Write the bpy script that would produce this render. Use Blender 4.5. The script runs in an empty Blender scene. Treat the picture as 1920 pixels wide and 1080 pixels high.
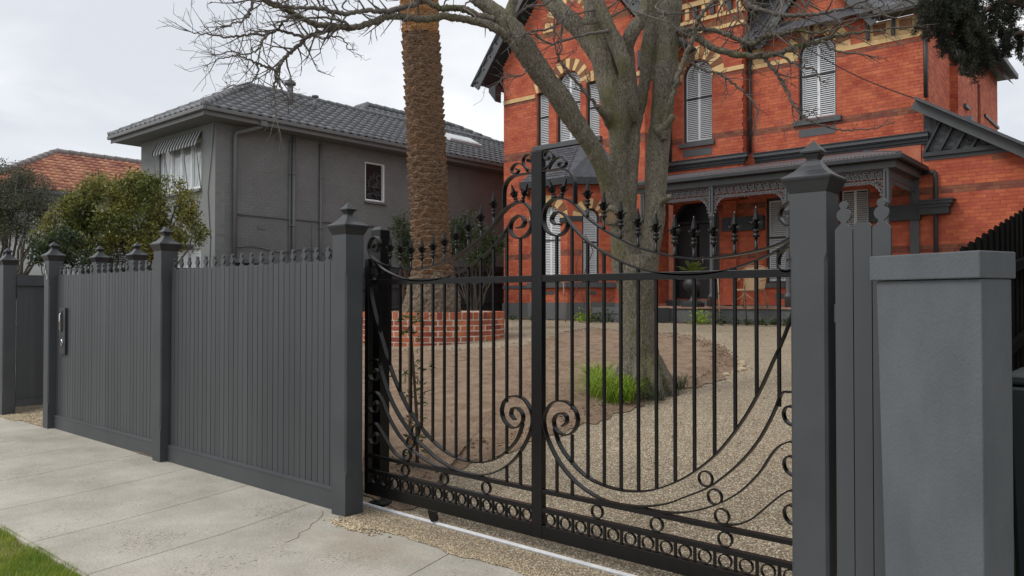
import bpy, bmesh, math, random
import numpy as np
from mathutils import Vector, Matrix, noise as mnoise
R = math.radians
PI = math.pi
random.seed(7)
S = bpy.context.scene
COL = S.collection
# ------------------------------------------------------------------ camera
EYE = Vector((0.0, -3.52, 1.6))
cam_d = bpy.data.cameras.new('camera'); cam = bpy.data.objects.new('camera', cam_d); COL.objects.link(cam)
cam_d.sensor_width = 36.0; cam_d.lens = 36.0*1450/1920; cam_d.clip_end = 500; cam_d.clip_start = .05
cam.location = EYE
cam.rotation_euler = (R(90)+math.atan(22/1450), 0, R(40.76))
S.camera = cam
# ------------------------------------------------------------------ world: bright overcast with a little blue behind
W = bpy.data.worlds.new('World'); S.world = W; W.use_nodes = True
nt = W.node_tree; nt.nodes.clear()
def wn(t, **k):
    n = nt.nodes.new(t)
    for a, b in k.items(): setattr(n, a, b)
    return n
out = wn('ShaderNodeOutputWorld')
sky = wn('ShaderNodeTexSky', sky_type='NISHITA', sun_disc=False)
SUN_EL, SUN_AZ = R(48), R(215)
sky.sun_elevation = SUN_EL; sky.sun_rotation = SUN_AZ
b1 = wn('ShaderNodeBackground'); b1.inputs['Strength'].default_value = .10
nt.links.new(sky.outputs[0], b1.inputs[0])
tc = wn('ShaderNodeTexCoord')
mp = wn('ShaderNodeMapping'); mp.inputs['Scale'].default_value = (1, 1, 2.2); mp.inputs['Location'].default_value = (3.1, .4, .2)
nt.links.new(tc.outputs['Generated'], mp.inputs[0])
nz = wn('ShaderNodeTexNoise'); nz.inputs['Scale'].default_value = 2.0; nz.inputs['Detail'].default_value = 7; nz.inputs['Roughness'].default_value = .52; nz.inputs['Distortion'].default_value = .35
nt.links.new(mp.outputs[0], nz.inputs['Vector'])
cr = wn('ShaderNodeValToRGB'); e = cr.color_ramp.elements
e[0].position = .36; e[0].color = (.70, .73, .78, 1)
e[1].position = .57; e[1].color = (1.0, 1.0, 1.0, 1)
m_ = cr.color_ramp.elements.new(.48); m_.color = (.86, .88, .91, 1)
nt.links.new(nz.outputs[0], cr.inputs[0])
b2 = wn('ShaderNodeBackground'); b2.inputs['Strength'].default_value = .93
nt.links.new(cr.outputs[0], b2.inputs[0])
mx = wn('ShaderNodeMixShader'); mx.inputs[0].default_value = .93
nt.links.new(b1.outputs[0], mx.inputs[1]); nt.links.new(b2.outputs[0], mx.inputs[2]); nt.links.new(mx.outputs[0], out.inputs[0])
# ------------------------------------------------------------------ soft sun behind the cloud
sd = bpy.data.lights.new('sun', 'SUN'); sun = bpy.data.objects.new('sun', sd); COL.objects.link(sun)
sd.energy = 1.4; sd.angle = R(22); sd.color = (1.0, .965, .92)
dv = Vector((math.sin(SUN_AZ)*math.cos(SUN_EL), math.cos(SUN_AZ)*math.cos(SUN_EL), math.sin(SUN_EL)))
sun.rotation_euler = (-dv).to_track_quat('-Z', 'Y').to_euler()
# ------------------------------------------------------------------ exposure
S.view_settings.view_transform = 'Standard'; S.view_settings.look = 'None'
S.view_settings.exposure = 0.25; S.view_settings.gamma = 1; S.view_settings.use_curve_mapping = False
S.render.engine = 'CYCLES'

# ================================================================== materials
def mat(name, col, rough=.6, col2=None, nscale=6, ramp=(.35, .65), isl=0.0, bump=0.0, bscale=60, metal=0.0,
        stretch=None, spec=.5, transl=0.0, coat=0.0, objr=False, bdist=.01, detail=6):
    m = bpy.data.materials.new(name); m.use_nodes = True
    t = m.node_tree; N = t.nodes; L = t.links; p = N['Principled BSDF']
    p.inputs['Roughness'].default_value = rough; p.inputs['Metallic'].default_value = metal
    p.inputs['Specular IOR Level'].default_value = spec; p.inputs['Coat Weight'].default_value = coat
    co = N.new('ShaderNodeNewGeometry')
    src = co.outputs['Position']
    if stretch:
        mpn = N.new('ShaderNodeMapping'); mpn.inputs['Scale'].default_value = stretch
        L.new(src, mpn.inputs[0]); src = mpn.outputs[0]
    cur = None
    if col2:
        n = N.new('ShaderNodeTexNoise'); n.inputs['Scale'].default_value = nscale; n.inputs['Detail'].default_value = detail; n.inputs['Roughness'].default_value = .6
        L.new(src, n.inputs['Vector'])
        r = N.new('ShaderNodeValToRGB'); r.color_ramp.elements[0].position = ramp[0]; r.color_ramp.elements[1].position = ramp[1]
        r.color_ramp.elements[0].color = (*col, 1); r.color_ramp.elements[1].color = (*col2, 1)
        L.new(n.outputs[0], r.inputs[0]); cur = r.outputs[0]
    if isl > 0:
        rnd = co.outputs['Random Per Island']
        if objr:
            oi = N.new('ShaderNodeObjectInfo'); ad = N.new('ShaderNodeMath'); ad.operation = 'ADD'
            L.new(oi.outputs['Random'], ad.inputs[0]); L.new(rnd, ad.inputs[1])
            fr = N.new('ShaderNodeMath'); fr.operation = 'FRACT'; L.new(ad.outputs[0], fr.inputs[0]); rnd = fr.outputs[0]
        mr = N.new('ShaderNodeMapRange'); mr.inputs['To Min'].default_value = 1-isl; mr.inputs['To Max'].default_value = 1+isl
        L.new(rnd, mr.inputs[0])
        hs = N.new('ShaderNodeHueSaturation')
        if cur: L.new(cur, hs.inputs['Color'])
        else: hs.inputs['Color'].default_value = (*col, 1)
        L.new(mr.outputs[0], hs.inputs['Value'])
        m2 = N.new('ShaderNodeMapRange'); m2.inputs['To Min'].default_value = .5-isl*.035; m2.inputs['To Max'].default_value = .5+isl*.035
        L.new(rnd, m2.inputs[0]); L.new(m2.outputs[0], hs.inputs['Hue'])
        cur = hs.outputs[0]
    if cur: L.new(cur, p.inputs['Base Color'])
    else: p.inputs['Base Color'].default_value = (*col, 1)
    if bump > 0:
        n = N.new('ShaderNodeTexNoise'); n.inputs['Scale'].default_value = bscale; n.inputs['Detail'].default_value = 5
        L.new(src, n.inputs['Vector'])
        b = N.new('ShaderNodeBump'); b.inputs['Strength'].default_value = bump; b.inputs['Distance'].default_value = bdist
        L.new(n.outputs[0], b.inputs['Height']); L.new(b.outputs[0], p.inputs['Normal'])
    if transl > 0:
        tr = N.new('ShaderNodeBsdfTranslucent'); ms = N.new('ShaderNodeMixShader'); ms.inputs[0].default_value = transl
        if cur: L.new(cur, tr.inputs[0])
        else: tr.inputs[0].default_value = (*col, 1)
        L.new(p.outputs[0], ms.inputs[1]); L.new(tr.outputs[0], ms.inputs[2]); L.new(ms.outputs[0], N['Material Output'].inputs[0])
    return m
M = {}
M['gate'] = mat('gate black paint', (.0055, .0055, .006), .28, (.008, .0075, .0075), 25, spec=.3, bump=.08, bscale=220, bdist=.002)
M['fence'] = mat('charcoal fence paint', (.044, .049, .054), .5, (.058, .063, .068), 2.2, bump=.12, bscale=90, bdist=.002)
M['board'] = mat('charcoal board paint', (.042, .047, .052), .5, (.058, .063, .068), 2.2, isl=.10, objr=True, bump=.3, bscale=60, bdist=.002, stretch=(1, 1, .15))
M['cap'] = mat('charcoal metal cap', (.019, .021, .024), .42, (.028, .030, .034), 8)
M['render'] = mat('grey render', (.082, .091, .101), .8, (.108, .117, .127), 4, bump=.7, bscale=150, bdist=.005, stretch=(1, 1, .5), detail=12)
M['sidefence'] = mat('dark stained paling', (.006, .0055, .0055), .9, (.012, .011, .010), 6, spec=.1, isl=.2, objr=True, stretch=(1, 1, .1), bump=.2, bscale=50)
M['paling_dark'] = mat('dark painted paling', (.028, .029, .032), .7, (.04, .041, .044), 4, isl=.12, objr=True, stretch=(1, 1, .1))
M['steel'] = mat('galvanised track', (.86, .87, .88), .3, (.70, .71, .73), 12, metal=.25)
M['steel_dull'] = mat('dull steel plate', (.30, .30, .30), .5, (.42, .42, .42), 14, metal=.3)
M['chrome'] = mat('polished steel', (.7, .7, .7), .15, metal=1)
M['dark'] = mat('dark void', (.006, .006, .007), .9)
M['brick'] = mat('red house brick', (.40, .080, .038), .85, (.52, .135, .068), 2.0, isl=.14, objr=True, bump=.3, bscale=70)
M['brick_mortar'] = mat('red tinted mortar', (.40, .105, .055), .9, (.50, .17, .10), 4)
M['brick_dark'] = mat('dark brown brick', (.19, .062, .040), .85, (.25, .09, .055), 6, isl=.25, objr=True, bump=.3, bscale=70)
M['brick_tan'] = mat('cream brick', (.62, .42, .19), .85, (.72, .50, .25), 6, isl=.12, objr=True, bump=.3, bscale=70)
M['brick_brown'] = mat('brown arch brick', (.20, .085, .040), .85, (.26, .11, .05), 6, isl=.15, objr=True, bump=.3)
M['pl_brick'] = mat('planter red brick', (.33, .075, .040), .85, (.46, .14, .075), 9, isl=.36, objr=True, bump=.5, bscale=80)
M['pl_mortar'] = mat('cream mortar', (.64, .58, .48), .95, (.74, .68, .57), 12, bump=.5, bscale=90)
M['trim'] = mat('house grey trim', (.066, .071, .076), .55, (.082, .086, .090), 3)
M['trim_dark'] = mat('house dark trim', (.020, .022, .025), .5, (.030, .032, .035), 5)
M['plinth'] = mat('painted plinth', (.10, .107, .110), .7, (.12, .126, .128), 3, bump=.1)
M['louvre'] = mat('white shutter paint', (.74, .76, .78), .5)
M['slate'] = mat('slate', (.055, .06, .072), .55, (.09, .095, .11), 5, isl=.25, objr=True, bump=.2)
M['iron'] = mat('corrugated iron paint', (.10, .098, .108), .5, (.125, .12, .13), 2)
M['lace'] = mat('cast iron lace', (.085, .088, .093), .45, (.11, .113, .118), 20)
M['vfloor'] = mat('veranda tiles', (.30, .16, .11), .6, (.36, .22, .16), 5)
M['gwall'] = mat('grey painted brick', (.165, .169, .170), .85, (.198, .202, .203), 1.5, isl=.035, objr=True, bump=.15, bscale=60)
M['gmortar'] = mat('grey painted mortar', (.135, .138, .139), .9)
M['grender'] = mat('pale grey render', (.18, .19, .188), .85, (.21, .218, .215), 1.2, bump=.1)
M['gtrim'] = mat('grey gutter paint', (.13, .133, .135), .5, (.15, .153, .155), 3)
M['gsoffit'] = mat('soffit paint', (.17, .175, .18), .7)
M['gtile'] = mat('grey cement roof tile', (.12, .126, .134), .6, (.175, .182, .192), 3, isl=.14, objr=True, bump=.2)
M['rtile'] = mat('terracotta roof tile', (.34, .13, .08), .8, (.46, .22, .14), 1.2, isl=.3, objr=True)
M['rridge'] = mat('weathered ridge tile', (.17, .15, .145), .85, (.26, .23, .22), 5)
M['white'] = mat('white paint', (.74, .76, .77), .5, (.66, .68, .69), 4)
M['glass'] = mat('window glass', (.42, .45, .46), .08, (.30, .33, .34), 2, spec=.8)
M['dkglass'] = mat('dark glass', (.012, .013, .016), .3, spec=.3)
M['plaster'] = mat('pale wall', (.52, .54, .54), .9, (.60, .61, .61), 2)
M['conc'] = None
M['leafA'] = mat('camellia leaf', (.095, .115, .022), .45, (.29, .27, .07), 1.6, isl=.55, transl=.25, ramp=(.4, .62))
M['leafB'] = mat('grey green leaf', (.062, .075, .046), .55, (.12, .125, .075), 1.5, isl=.45, transl=.2)
M['leafC'] = mat('dark shrub leaf', (.026, .045, .018), .5, (.065, .09, .03), 1.5, isl=.5, transl=.2)
M['conifer'] = mat('conifer foliage', (.010, .015, .008), .7, (.028, .034, .014), 1.6, isl=.5, transl=.1)
M['grass'] = mat('verge grass', (.17, .27, .025), .6, (.34, .40, .055), 3, isl=.35, transl=.4)
M['clump'] = mat('strappy leaves', (.15, .28, .02), .5, (.36, .46, .05), 5, isl=.45, transl=.3)
M['cycad'] = mat('cycad leaf', (.10, .15, .02), .45, (.2, .24, .04), 5, isl=.3, transl=.2)
M['sapleaf'] = mat('sapling leaf', (.04, .09, .025), .4, (.12, .14, .03), 3, isl=.4, transl=.2)
M['stake'] = mat('timber stake', (.30, .19, .11), .8, (.36, .25, .15), 20, stretch=(1, 1, .1))
M['stem'] = mat('brown stem', (.085, .055, .038), .8)
M['cane'] = mat('cane chair', (.26, .165, .085), .7, (.32, .21, .11), 20)
M['rubber'] = mat('black rubber', (.015, .015, .016), .7)
M['meter'] = mat('meter case', (.22, .24, .26), .5)
M['awnw'] = mat('awning white', (.40, .41, .41), .9)
M['awnb'] = mat('awning black', (.02, .02, .024), .9)
M['soil'] = mat('garden soil', (.19, .122, .078), .95, (.39, .275, .185), 6.0, bump=1.0, bscale=48, bdist=.045, ramp=(.3, .7), detail=14)
M['mulch'] = mat('mulch', (.06, .033, .022), .95, (.14, .08, .05), 30, bump=1, bscale=60, bdist=.03)
M['ground'] = mat('ground', (.10, .10, .06), .95, (.16, .14, .09), 3)
M['asphalt'] = mat('asphalt', (.045, .045, .047), .9, (.06, .06, .062), 30, bump=.3, bscale=120)
M['binm'] = mat('bin plastic', (.010, .017, .018), .5)
M['red'] = mat('red plastic', (.5, .03, .01), .5)
M['yellow'] = mat('yellow plastic', (.55, .4, .03), .5)
M['numeral'] = mat('brushed numeral', (.6, .6, .58), .35, metal=.8)

def pebble(name, scale, cols, base=(.3, .26, .2), bumpd=.004, cmix=0.0, rough=.85, big=.0):
    m = bpy.data.materials.new(name); m.use_nodes = True
    N = m.node_tree.nodes; L = m.node_tree.links; p = N['Principled BSDF']; p.inputs['Roughness'].default_value = rough
    g = N.new('ShaderNodeNewGeometry')
    v = N.new('ShaderNodeTexVoronoi'); v.inputs['Scale'].default_value = scale; L.new(g.outputs['Position'], v.inputs['Vector'])
    sx = N.new('ShaderNodeSeparateColor'); L.new(v.outputs['Color'], sx.inputs[0])
    r = N.new('ShaderNodeValToRGB'); r.color_ramp.interpolation = 'CONSTANT'
    els = r.color_ramp.elements
    for i, c in enumerate(cols):
        q = els[i] if i < 2 else els.new(i/len(cols))
        q.position = i/len(cols); q.color = (*c, 1)
    L.new(sx.outputs[0], r.inputs[0])
    de = N.new('ShaderNodeMapRange'); de.inputs['From Min'].default_value = .25; de.inputs['From Max'].default_value = .75
    L.new(v.outputs['Distance'], de.inputs[0])
    mx = N.new('ShaderNodeMix'); mx.data_type = 'RGBA'; L.new(de.outputs[0], mx.inputs[0]); L.new(r.outputs[0], mx.inputs[6])
    mx.inputs[7].default_value = (*base, 1)
    n2 = N.new('ShaderNodeTexNoise'); n2.inputs['Scale'].default_value = 1.1; n2.inputs['Detail'].default_value = 8; L.new(g.outputs['Position'], n2.inputs['Vector'])
    mr = N.new('ShaderNodeMapRange'); mr.inputs['From Min'].default_value = .3; mr.inputs['From Max'].default_value = .7; mr.inputs['To Min'].default_value = .86; mr.inputs['To Max'].default_value = 1.12
    L.new(n2.outputs[0], mr.inputs[0])
    hs = N.new('ShaderNodeHueSaturation'); L.new(mx.outputs[2], hs.inputs['Color']); L.new(mr.outputs[0], hs.inputs['Value'])
    L.new(hs.outputs[0], p.inputs['Base Color'])
    b = N.new('ShaderNodeBump'); b.inputs['Strength'].default_value = .8; b.inputs['Distance'].default_value = bumpd; b.invert = True
    L.new(v.outputs['Distance'], b.inputs['Height']); L.new(b.outputs[0], p.inputs['Normal'])
    return m
PEB = [(.44, .35, .22), (.22, .165, .10), (.62, .52, .36), (.32, .25, .16), (.12, .09, .065), (.74, .67, .52), (.36, .24, .13), (.48, .40, .27)]
M['agg'] = pebble('exposed aggregate', 95, PEB, base=(.17, .135, .095))
M['gravel'] = mat('loose pebble', (.40, .31, .20), .8, (.55, .46, .32), 30, isl=.45)

def concrete():
    m = bpy.data.materials.new('worn concrete'); m.use_nodes = True
    N = m.node_tree.nodes; L = m.node_tree.links; p = N['Principled BSDF']; p.inputs['Roughness'].default_value = .85
    g = N.new('ShaderNodeNewGeometry')
    def nse(s, d=8, ro=.6):
        n = N.new('ShaderNodeTexNoise'); n.inputs['Scale'].default_value = s; n.inputs['Detail'].default_value = d; n.inputs['Roughness'].default_value = ro
        L.new(g.outputs['Position'], n.inputs['Vector']); return n.outputs[0]
    def ramp(src, a, b, ca, cb):
        r = N.new('ShaderNodeValToRGB'); r.color_ramp.elements[0].position = a; r.color_ramp.elements[1].position = b
        r.color_ramp.elements[0].color = (*ca, 1); r.color_ramp.elements[1].color = (*cb, 1); L.new(src, r.inputs[0]); return r.outputs[0]
    base = ramp(nse(1.6, 12, .65), .34, .66, (.335, .312, .26), (.485, .455, .39))
    fine = ramp(nse(60, 6), .3, .7, (.78, .78, .78), (1.16, 1.16, 1.16))
    ml = N.new('ShaderNodeMix'); ml.data_type = 'RGBA'; ml.blend_type = 'MULTIPLY'; ml.inputs[0].default_value = 1
    L.new(base, ml.inputs[6]); L.new(fine, ml.inputs[7])
    # worn patches where small stones and pits show
    mask = ramp(nse(2.2, 9, .75), .50, .58, (0, 0, 0), (1, 1, 1))
    v = N.new('ShaderNodeTexVoronoi'); v.inputs['Scale'].default_value = 70; L.new(g.outputs['Position'], v.inputs['Vector'])
    sx = N.new('ShaderNodeSeparateColor'); L.new(v.outputs['Color'], sx.inputs[0])
    pits = ramp(sx.outputs[0], .22, .26, (1, 1, 1), (0, 0, 0))
    vd = ramp(v.outputs['Distance'], .25, .5, (1, 1, 1), (0, 0, 0))
    def mul(a, b):
        q = N.new('ShaderNodeMath'); q.operation = 'MULTIPLY'; L.new(a, q.inputs[0]); L.new(b, q.inputs[1]); return q.outputs[0]
    pm = mul(mul(mask, pits), vd)
    m2 = N.new('ShaderNodeMix'); m2.data_type = 'RGBA'; L.new(pm, m2.inputs[0]); L.new(ml.outputs[2], m2.inputs[6]); m2.inputs[7].default_value = (.10, .088, .07, 1)
    pits2 = ramp(sx.outputs[1], .80, .84, (0, 0, 0), (1, 1, 1))
    pm2 = mul(mul(mask, pits2), vd)
    m3 = N.new('ShaderNodeMix'); m3.data_type = 'RGBA'; L.new(pm2, m3.inputs[0]); L.new(m2.outputs[2], m3.inputs[6]); m3.inputs[7].default_value = (.62, .56, .46, 1)
    # brown rust-soil stain by the gate post
    vs = N.new('ShaderNodeVectorMath'); vs.operation = 'SUBTRACT'; L.new(g.outputs['Position'], vs.inputs[0]); vs.inputs[1].default_value = (-4.05, -.32, 0)
    vm = N.new('ShaderNodeVectorMath'); vm.operation = 'MULTIPLY'; L.new(vs.outputs[0], vm.inputs[0]); vm.inputs[1].default_value = (1.6, 3.2, 1)
    vl = N.new('ShaderNodeVectorMath'); vl.operation = 'LENGTH'; L.new(vm.outputs[0], vl.inputs[0])
    sub = N.new('ShaderNodeMath'); sub.operation = 'ADD'; L.new(vl.outputs['Value'], sub.inputs[0])
    n5 = nse(5, 6); mm = N.new('ShaderNodeMath'); mm.operation = 'MULTIPLY_ADD'; L.new(n5, mm.inputs[0]); mm.inputs[1].default_value = 1.6; mm.inputs[2].default_value = -.8
    L.new(mm.outputs[0], sub.inputs[1])
    st = ramp(sub.outputs[0], .2, 1.0, (.38, .38, .38), (0, 0, 0))
    m4 = N.new('ShaderNodeMix'); m4.data_type = 'RGBA'; L.new(st, m4.inputs[0]); L.new(m3.outputs[2], m4.inputs[6]); m4.inputs[7].default_value = (.26, .19, .125, 1)
    L.new(m4.outputs[2], p.inputs['Base Color'])
    bh = N.new('ShaderNodeMath'); bh.operation = 'SUBTRACT'; L.new(nse(45, 8, .7), bh.inputs[0]); L.new(pm, bh.inputs[1])
    b = N.new('ShaderNodeBump'); b.inputs['Strength'].default_value = .5; b.inputs['Distance'].default_value = .006
    L.new(bh.outputs[0], b.inputs['Height']); L.new(b.outputs[0], p.inputs['Normal'])
    return m
M['conc'] = concrete()

def bark(name, c1, c2, moss=None, sc=(14, 14, 3.2), bd=.03):
    m = bpy.data.materials.new(name); m.use_nodes = True
    N = m.node_tree.nodes; L = m.node_tree.links; p = N['Principled BSDF']; p.inputs['Roughness'].default_value = .9
    g = N.new('ShaderNodeNewGeometry'); mp = N.new('ShaderNodeMapping'); mp.inputs['Scale'].default_value = sc; L.new(g.outputs['Position'], mp.inputs[0])
    n = N.new('ShaderNodeTexNoise'); n.inputs['Scale'].default_value = 2.2; n.inputs['Detail'].default_value = 10; n.inputs['Roughness'].default_value = .7; n.inputs['Distortion'].default_value = .8
    L.new(mp.outputs[0], n.inputs['Vector'])
    r = N.new('ShaderNodeValToRGB'); r.color_ramp.elements[0].position = .38; r.color_ramp.elements[1].position = .60
    r.color_ramp.elements[0].color = (*c1, 1); r.color_ramp.elements[1].color = (*c2, 1); L.new(n.outputs[0], r.inputs[0]); cur = r.outputs[0]
    if moss:
        n2 = N.new('ShaderNodeTexNoise'); n2.inputs['Scale'].default_value = 2.4; n2.inputs['Detail'].default_value = 9; L.new(g.outputs['Position'], n2.inputs['Vector'])
        r2 = N.new('ShaderNodeValToRGB'); r2.color_ramp.elements[0].position = .52; r2.color_ramp.elements[1].position = .68
        r2.color_ramp.elements[0].color = (0, 0, 0, 1); r2.color_ramp.elements[1].color = (.75, .75, .75, 1); L.new(n2.outputs[0], r2.inputs[0])
        mx = N.new('ShaderNodeMix'); mx.data_type = 'RGBA'; L.new(r2.outputs[0], mx.inputs[0]); L.new(cur, mx.inputs[6]); mx.inputs[7].default_value = (*moss, 1); cur = mx.outputs[2]
    L.new(cur, p.inputs['Base Color'])
    b = N.new('ShaderNodeBump'); b.inputs['Strength'].default_value = .9; b.inputs['Distance'].default_value = bd
    L.new(n.outputs[0], b.inputs['Height']); L.new(b.outputs[0], p.inputs['Normal'])
    return m
M['bark'] = bark('grey brown bark', (.055, .048, .036), (.29, .255, .19), moss=(.12, .118, .035), sc=(34, 34, 15))
M['twig'] = mat('bare twig', (.085, .075, .066), .85, (.16, .14, .12), 8)
M['palm'] = bark('palm leaf scar', (.055, .032, .019), (.24, .15, .09), moss=(.21, .115, .055), sc=(7, 7, 18), bd=.02)
M['palmtop'] = bark('palm orange fibre', (.15, .065, .022), (.44, .22, .085), sc=(6, 6, 22), bd=.02)
M['palmroot'] = bark('palm root mass', (.075, .055, .038), (.27, .21, .15), sc=(14, 14, 14), bd=.04)

# ================================================================== mesh helpers
class MB:
    def __init__(s): s.v = []; s.f = []; s.sm = []
    def add(s, vs, fs, smooth=False):
        o = len(s.v); s.v += [tuple(v) for v in vs]; s.f += [tuple(i+o for i in f) for f in fs]; s.sm += [smooth]*len(fs)
        return s
    def box(s, x0, x1, y0, y1, z0, z1):
        return s.add([(x0, y0, z0), (x1, y0, z0), (x1, y1, z0), (x0, y1, z0), (x0, y0, z1), (x1, y0, z1), (x1, y1, z1), (x0, y1, z1)],
                     [(0, 3, 2, 1), (4, 5, 6, 7), (0, 1, 5, 4), (1, 2, 6, 5), (2, 3, 7, 6), (3, 0, 4, 7)])
    def obox(s, c, ax, ay, az, hx, hy, hz):
        c = Vector(c); ax = Vector(ax); ay = Vector(ay); az = Vector(az)
        P = [c+ax*a*hx+ay*b*hy+az*d*hz for d in (-1, 1) for a, b in ((-1, -1), (1, -1), (1, 1), (-1, 1))]
        return s.add(P, [(0, 3, 2, 1), (4, 5, 6, 7), (0, 1, 5, 4), (1, 2, 6, 5), (2, 3, 7, 6), (3, 0, 4, 7)])
    def beam(s, a, b, w, h, up=(0, 0, 1)):
        a = Vector(a); b = Vector(b); d = (b-a); l = d.length; d.normalize()
        sd = d.cross(Vector(up)).normalized(); u = sd.cross(d)
        return s.obox((a+b)/2, d, sd, u, l/2, w/2, h/2)
    def prism(s, pts, y0, y1):   # pts: (x,z) outline, extruded in y
        n = len(pts)
        vs = [(x, y0, z) for x, z in pts]+[(x, y1, z) for x, z in pts]
        return s.add(vs, [tuple(range(n)), tuple(range(2*n-1, n-1, -1))]+[(i, i+n, (i+1) % n+n, (i+1) % n) for i in range(n)])
    def ring(s, o, i_, y0, y1, closed=True):   # outline pair prism
        n = len(o); vs = [(x, y0, z) for x, z in o]+[(x, y0, z) for x, z in i_]+[(x, y1, z) for x, z in o]+[(x, y1, z) for x, z in i_]
        fs = []
        for k in range(n if closed else n-1):
            j = (k+1) % n
            fs += [(k, j, n+j, n+k), (2*n+k, 3*n+k, 3*n+j, 2*n+j), (k, 2*n+k, 2*n+j, j), (n+k, n+j, 3*n+j, 3*n+k)]
        if not closed: fs += [(0, n, 3*n, 2*n), (n-1, 3*n-1, 4*n-1, 2*n-1)]
        return s.add(vs, fs)
    def ribbon(s, path, t, y0, y1):  # flat bar along a path in XZ plane
        o = []; i_ = []; n = len(path)
        for k in range(n):
            a = path[max(k-1, 0)]; b = path[min(k+1, n-1)]
            dx, dz = b[0]-a[0], b[1]-a[1]; l = math.hypot(dx, dz) or 1
            nx, nz_ = -dz/l*t/2, dx/l*t/2
            o.append((path[k][0]+nx, path[k][1]+nz_)); i_.append((path[k][0]-nx, path[k][1]-nz_))
        return s.ring(o, i_, y0, y1, closed=False)
    def circ(s, cx, cz, r, t, y0, y1, n=20):
        o = [(cx+r*math.cos(2*PI*k/n), cz+r*math.sin(2*PI*k/n)) for k in range(n)]
        i_ = [(cx+(r-t)*math.cos(2*PI*k/n), cz+(r-t)*math.sin(2*PI*k/n)) for k in range(n)]
        return s.ring(o, i_, y0, y1)
    def lathe(s, prof, c=(0, 0, 0), n=16, axis=None, smooth=True, rot=0, cap=True):
        c = Vector(c); vs = []; fs = []
        if axis is None: ex, ey, ez = Vector((1, 0, 0)), Vector((0, 1, 0)), Vector((0, 0, 1))
        else:
            ez = Vector(axis).normalized(); ex = ez.orthogonal().normalized(); ey = ez.cross(ex)
        for r, z in prof:
            for k in range(n):
                a = 2*PI*k/n+rot; vs.append(c+ex*r*math.cos(a)+ey*r*math.sin(a)+ez*z)
        m = len(prof)
        for j in range(m-1):
            for k in range(n):
                fs.append((j*n+k, j*n+(k+1) % n, (j+1)*n+(k+1) % n, (j+1)*n+k))
        if cap: fs += [tuple(range(n-1, -1, -1)), tuple((m-1)*n+k for k in range(n))]
        return s.add(vs, fs, smooth)
    def tube(s, pts, rad, n=8, smooth=True, cap=True):
        P = [Vector(p) for p in pts]; m = len(P)
        if not hasattr(rad, '__len__'): rad = [rad]*m
        t0 = (P[1]-P[0]).normalized(); ex = t0.orthogonal().normalized(); vs = []; fs = []
        for i in range(m):
            t = (P[min(i+1, m-1)]-P[max(i-1, 0)]).normalized()
            ex = (ex-t*ex.dot(t));
            if ex.length < 1e-6: ex = t.orthogonal()
            ex.normalize(); ey = t.cross(ex)
            for k in range(n):
                a = 2*PI*k/n; vs.append(P[i]+(ex*math.cos(a)+ey*math.sin(a))*rad[i])
        for j in range(m-1):
            for k in range(n): fs.append((j*n+k, j*n+(k+1) % n, (j+1)*n+(k+1) % n, (j+1)*n+k))
        if cap: fs += [tuple(range(n-1, -1, -1)), tuple((m-1)*n+k for k in range(n))]
        return s.add(vs, fs, smooth)
    def grid(s, nx, ny, fn, smooth=True):
        vs = [fn(i/nx, j/ny) for j in range(ny+1) for i in range(nx+1)]
        return s.add(vs, [(j*(nx+1)+i, j*(nx+1)+i+1, (j+1)*(nx+1)+i+1, (j+1)*(nx+1)+i) for j in range(ny) for i in range(nx)], smooth)
    def mesh(s, name, m, off=(0, 0, 0)):
        me = bpy.data.meshes.new(name)
        ox, oy, oz = off
        me.from_pydata([(x-ox, y-oy, z-oz) for x, y, z in s.v], [], s.f)
        me.polygons.foreach_set('use_smooth', s.sm)
        if m: me.materials.append(m)
        me.update(); return me
def wloc(o):
    l = Vector((0, 0, 0))
    while o is not None: l += o.location; o = o.parent
    return l
def link(o, parent=None):
    COL.objects.link(o)
    if parent is not None: o.parent = parent
    return o
def obj(name, mb, m, parent=None, kind=None, bev=0, label=None):
    """mesh given in world coordinates (parent chain is unrotated)"""
    off = wloc(parent) if parent is not None else Vector((0, 0, 0))
    o = bpy.data.objects.new(name, mb.mesh(name, m, off)); link(o, parent)
    if kind: o['kind'] = kind
    if label: o['label'] = label
    if bev:
        b = o.modifiers.new('bevel', 'BEVEL'); b.width = bev; b.segments = 2; b.limit_method = 'ANGLE'
    return o
def loc(name, mb, m, parent, kind=None, bev=0):
    """mesh in the parent's local coordinates"""
    o = bpy.data.objects.new(name, mb.mesh(name, m)); link(o, parent)
    if kind: o['kind'] = kind
    if bev:
        b = o.modifiers.new('bevel', 'BEVEL'); b.width = bev; b.segments = 2; b.limit_method = 'ANGLE'
    return o
def inst(name, me, parent, l, rz=0, sc=None, rot=None):
    """a piece sharing mesh data; l in world coords"""
    o = bpy.data.objects.new(name, me); link(o, parent)
    o.location = Vector(l)-(wloc(parent) if parent is not None else Vector((0, 0, 0)))
    o.rotation_euler = rot if rot else (0, 0, rz)
    if sc: o.scale = sc
    return o
def thing(name, label, cat, l=(0, 0, 0), rz=0, group=None):
    o = bpy.data.objects.new(name, None); link(o); o.location = l; o.rotation_euler = (0, 0, rz); o.empty_display_size = .1
    o['label'] = label; o['category'] = cat
    if group: o['group'] = group
    return o
def tag(o, label, cat, group=None):
    o['label'] = label; o['category'] = cat
    if group: o['group'] = group
    return o
def struct(name, mb, m):
    o = obj(name, mb, m); o['kind'] = 'structure'; return o
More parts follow.
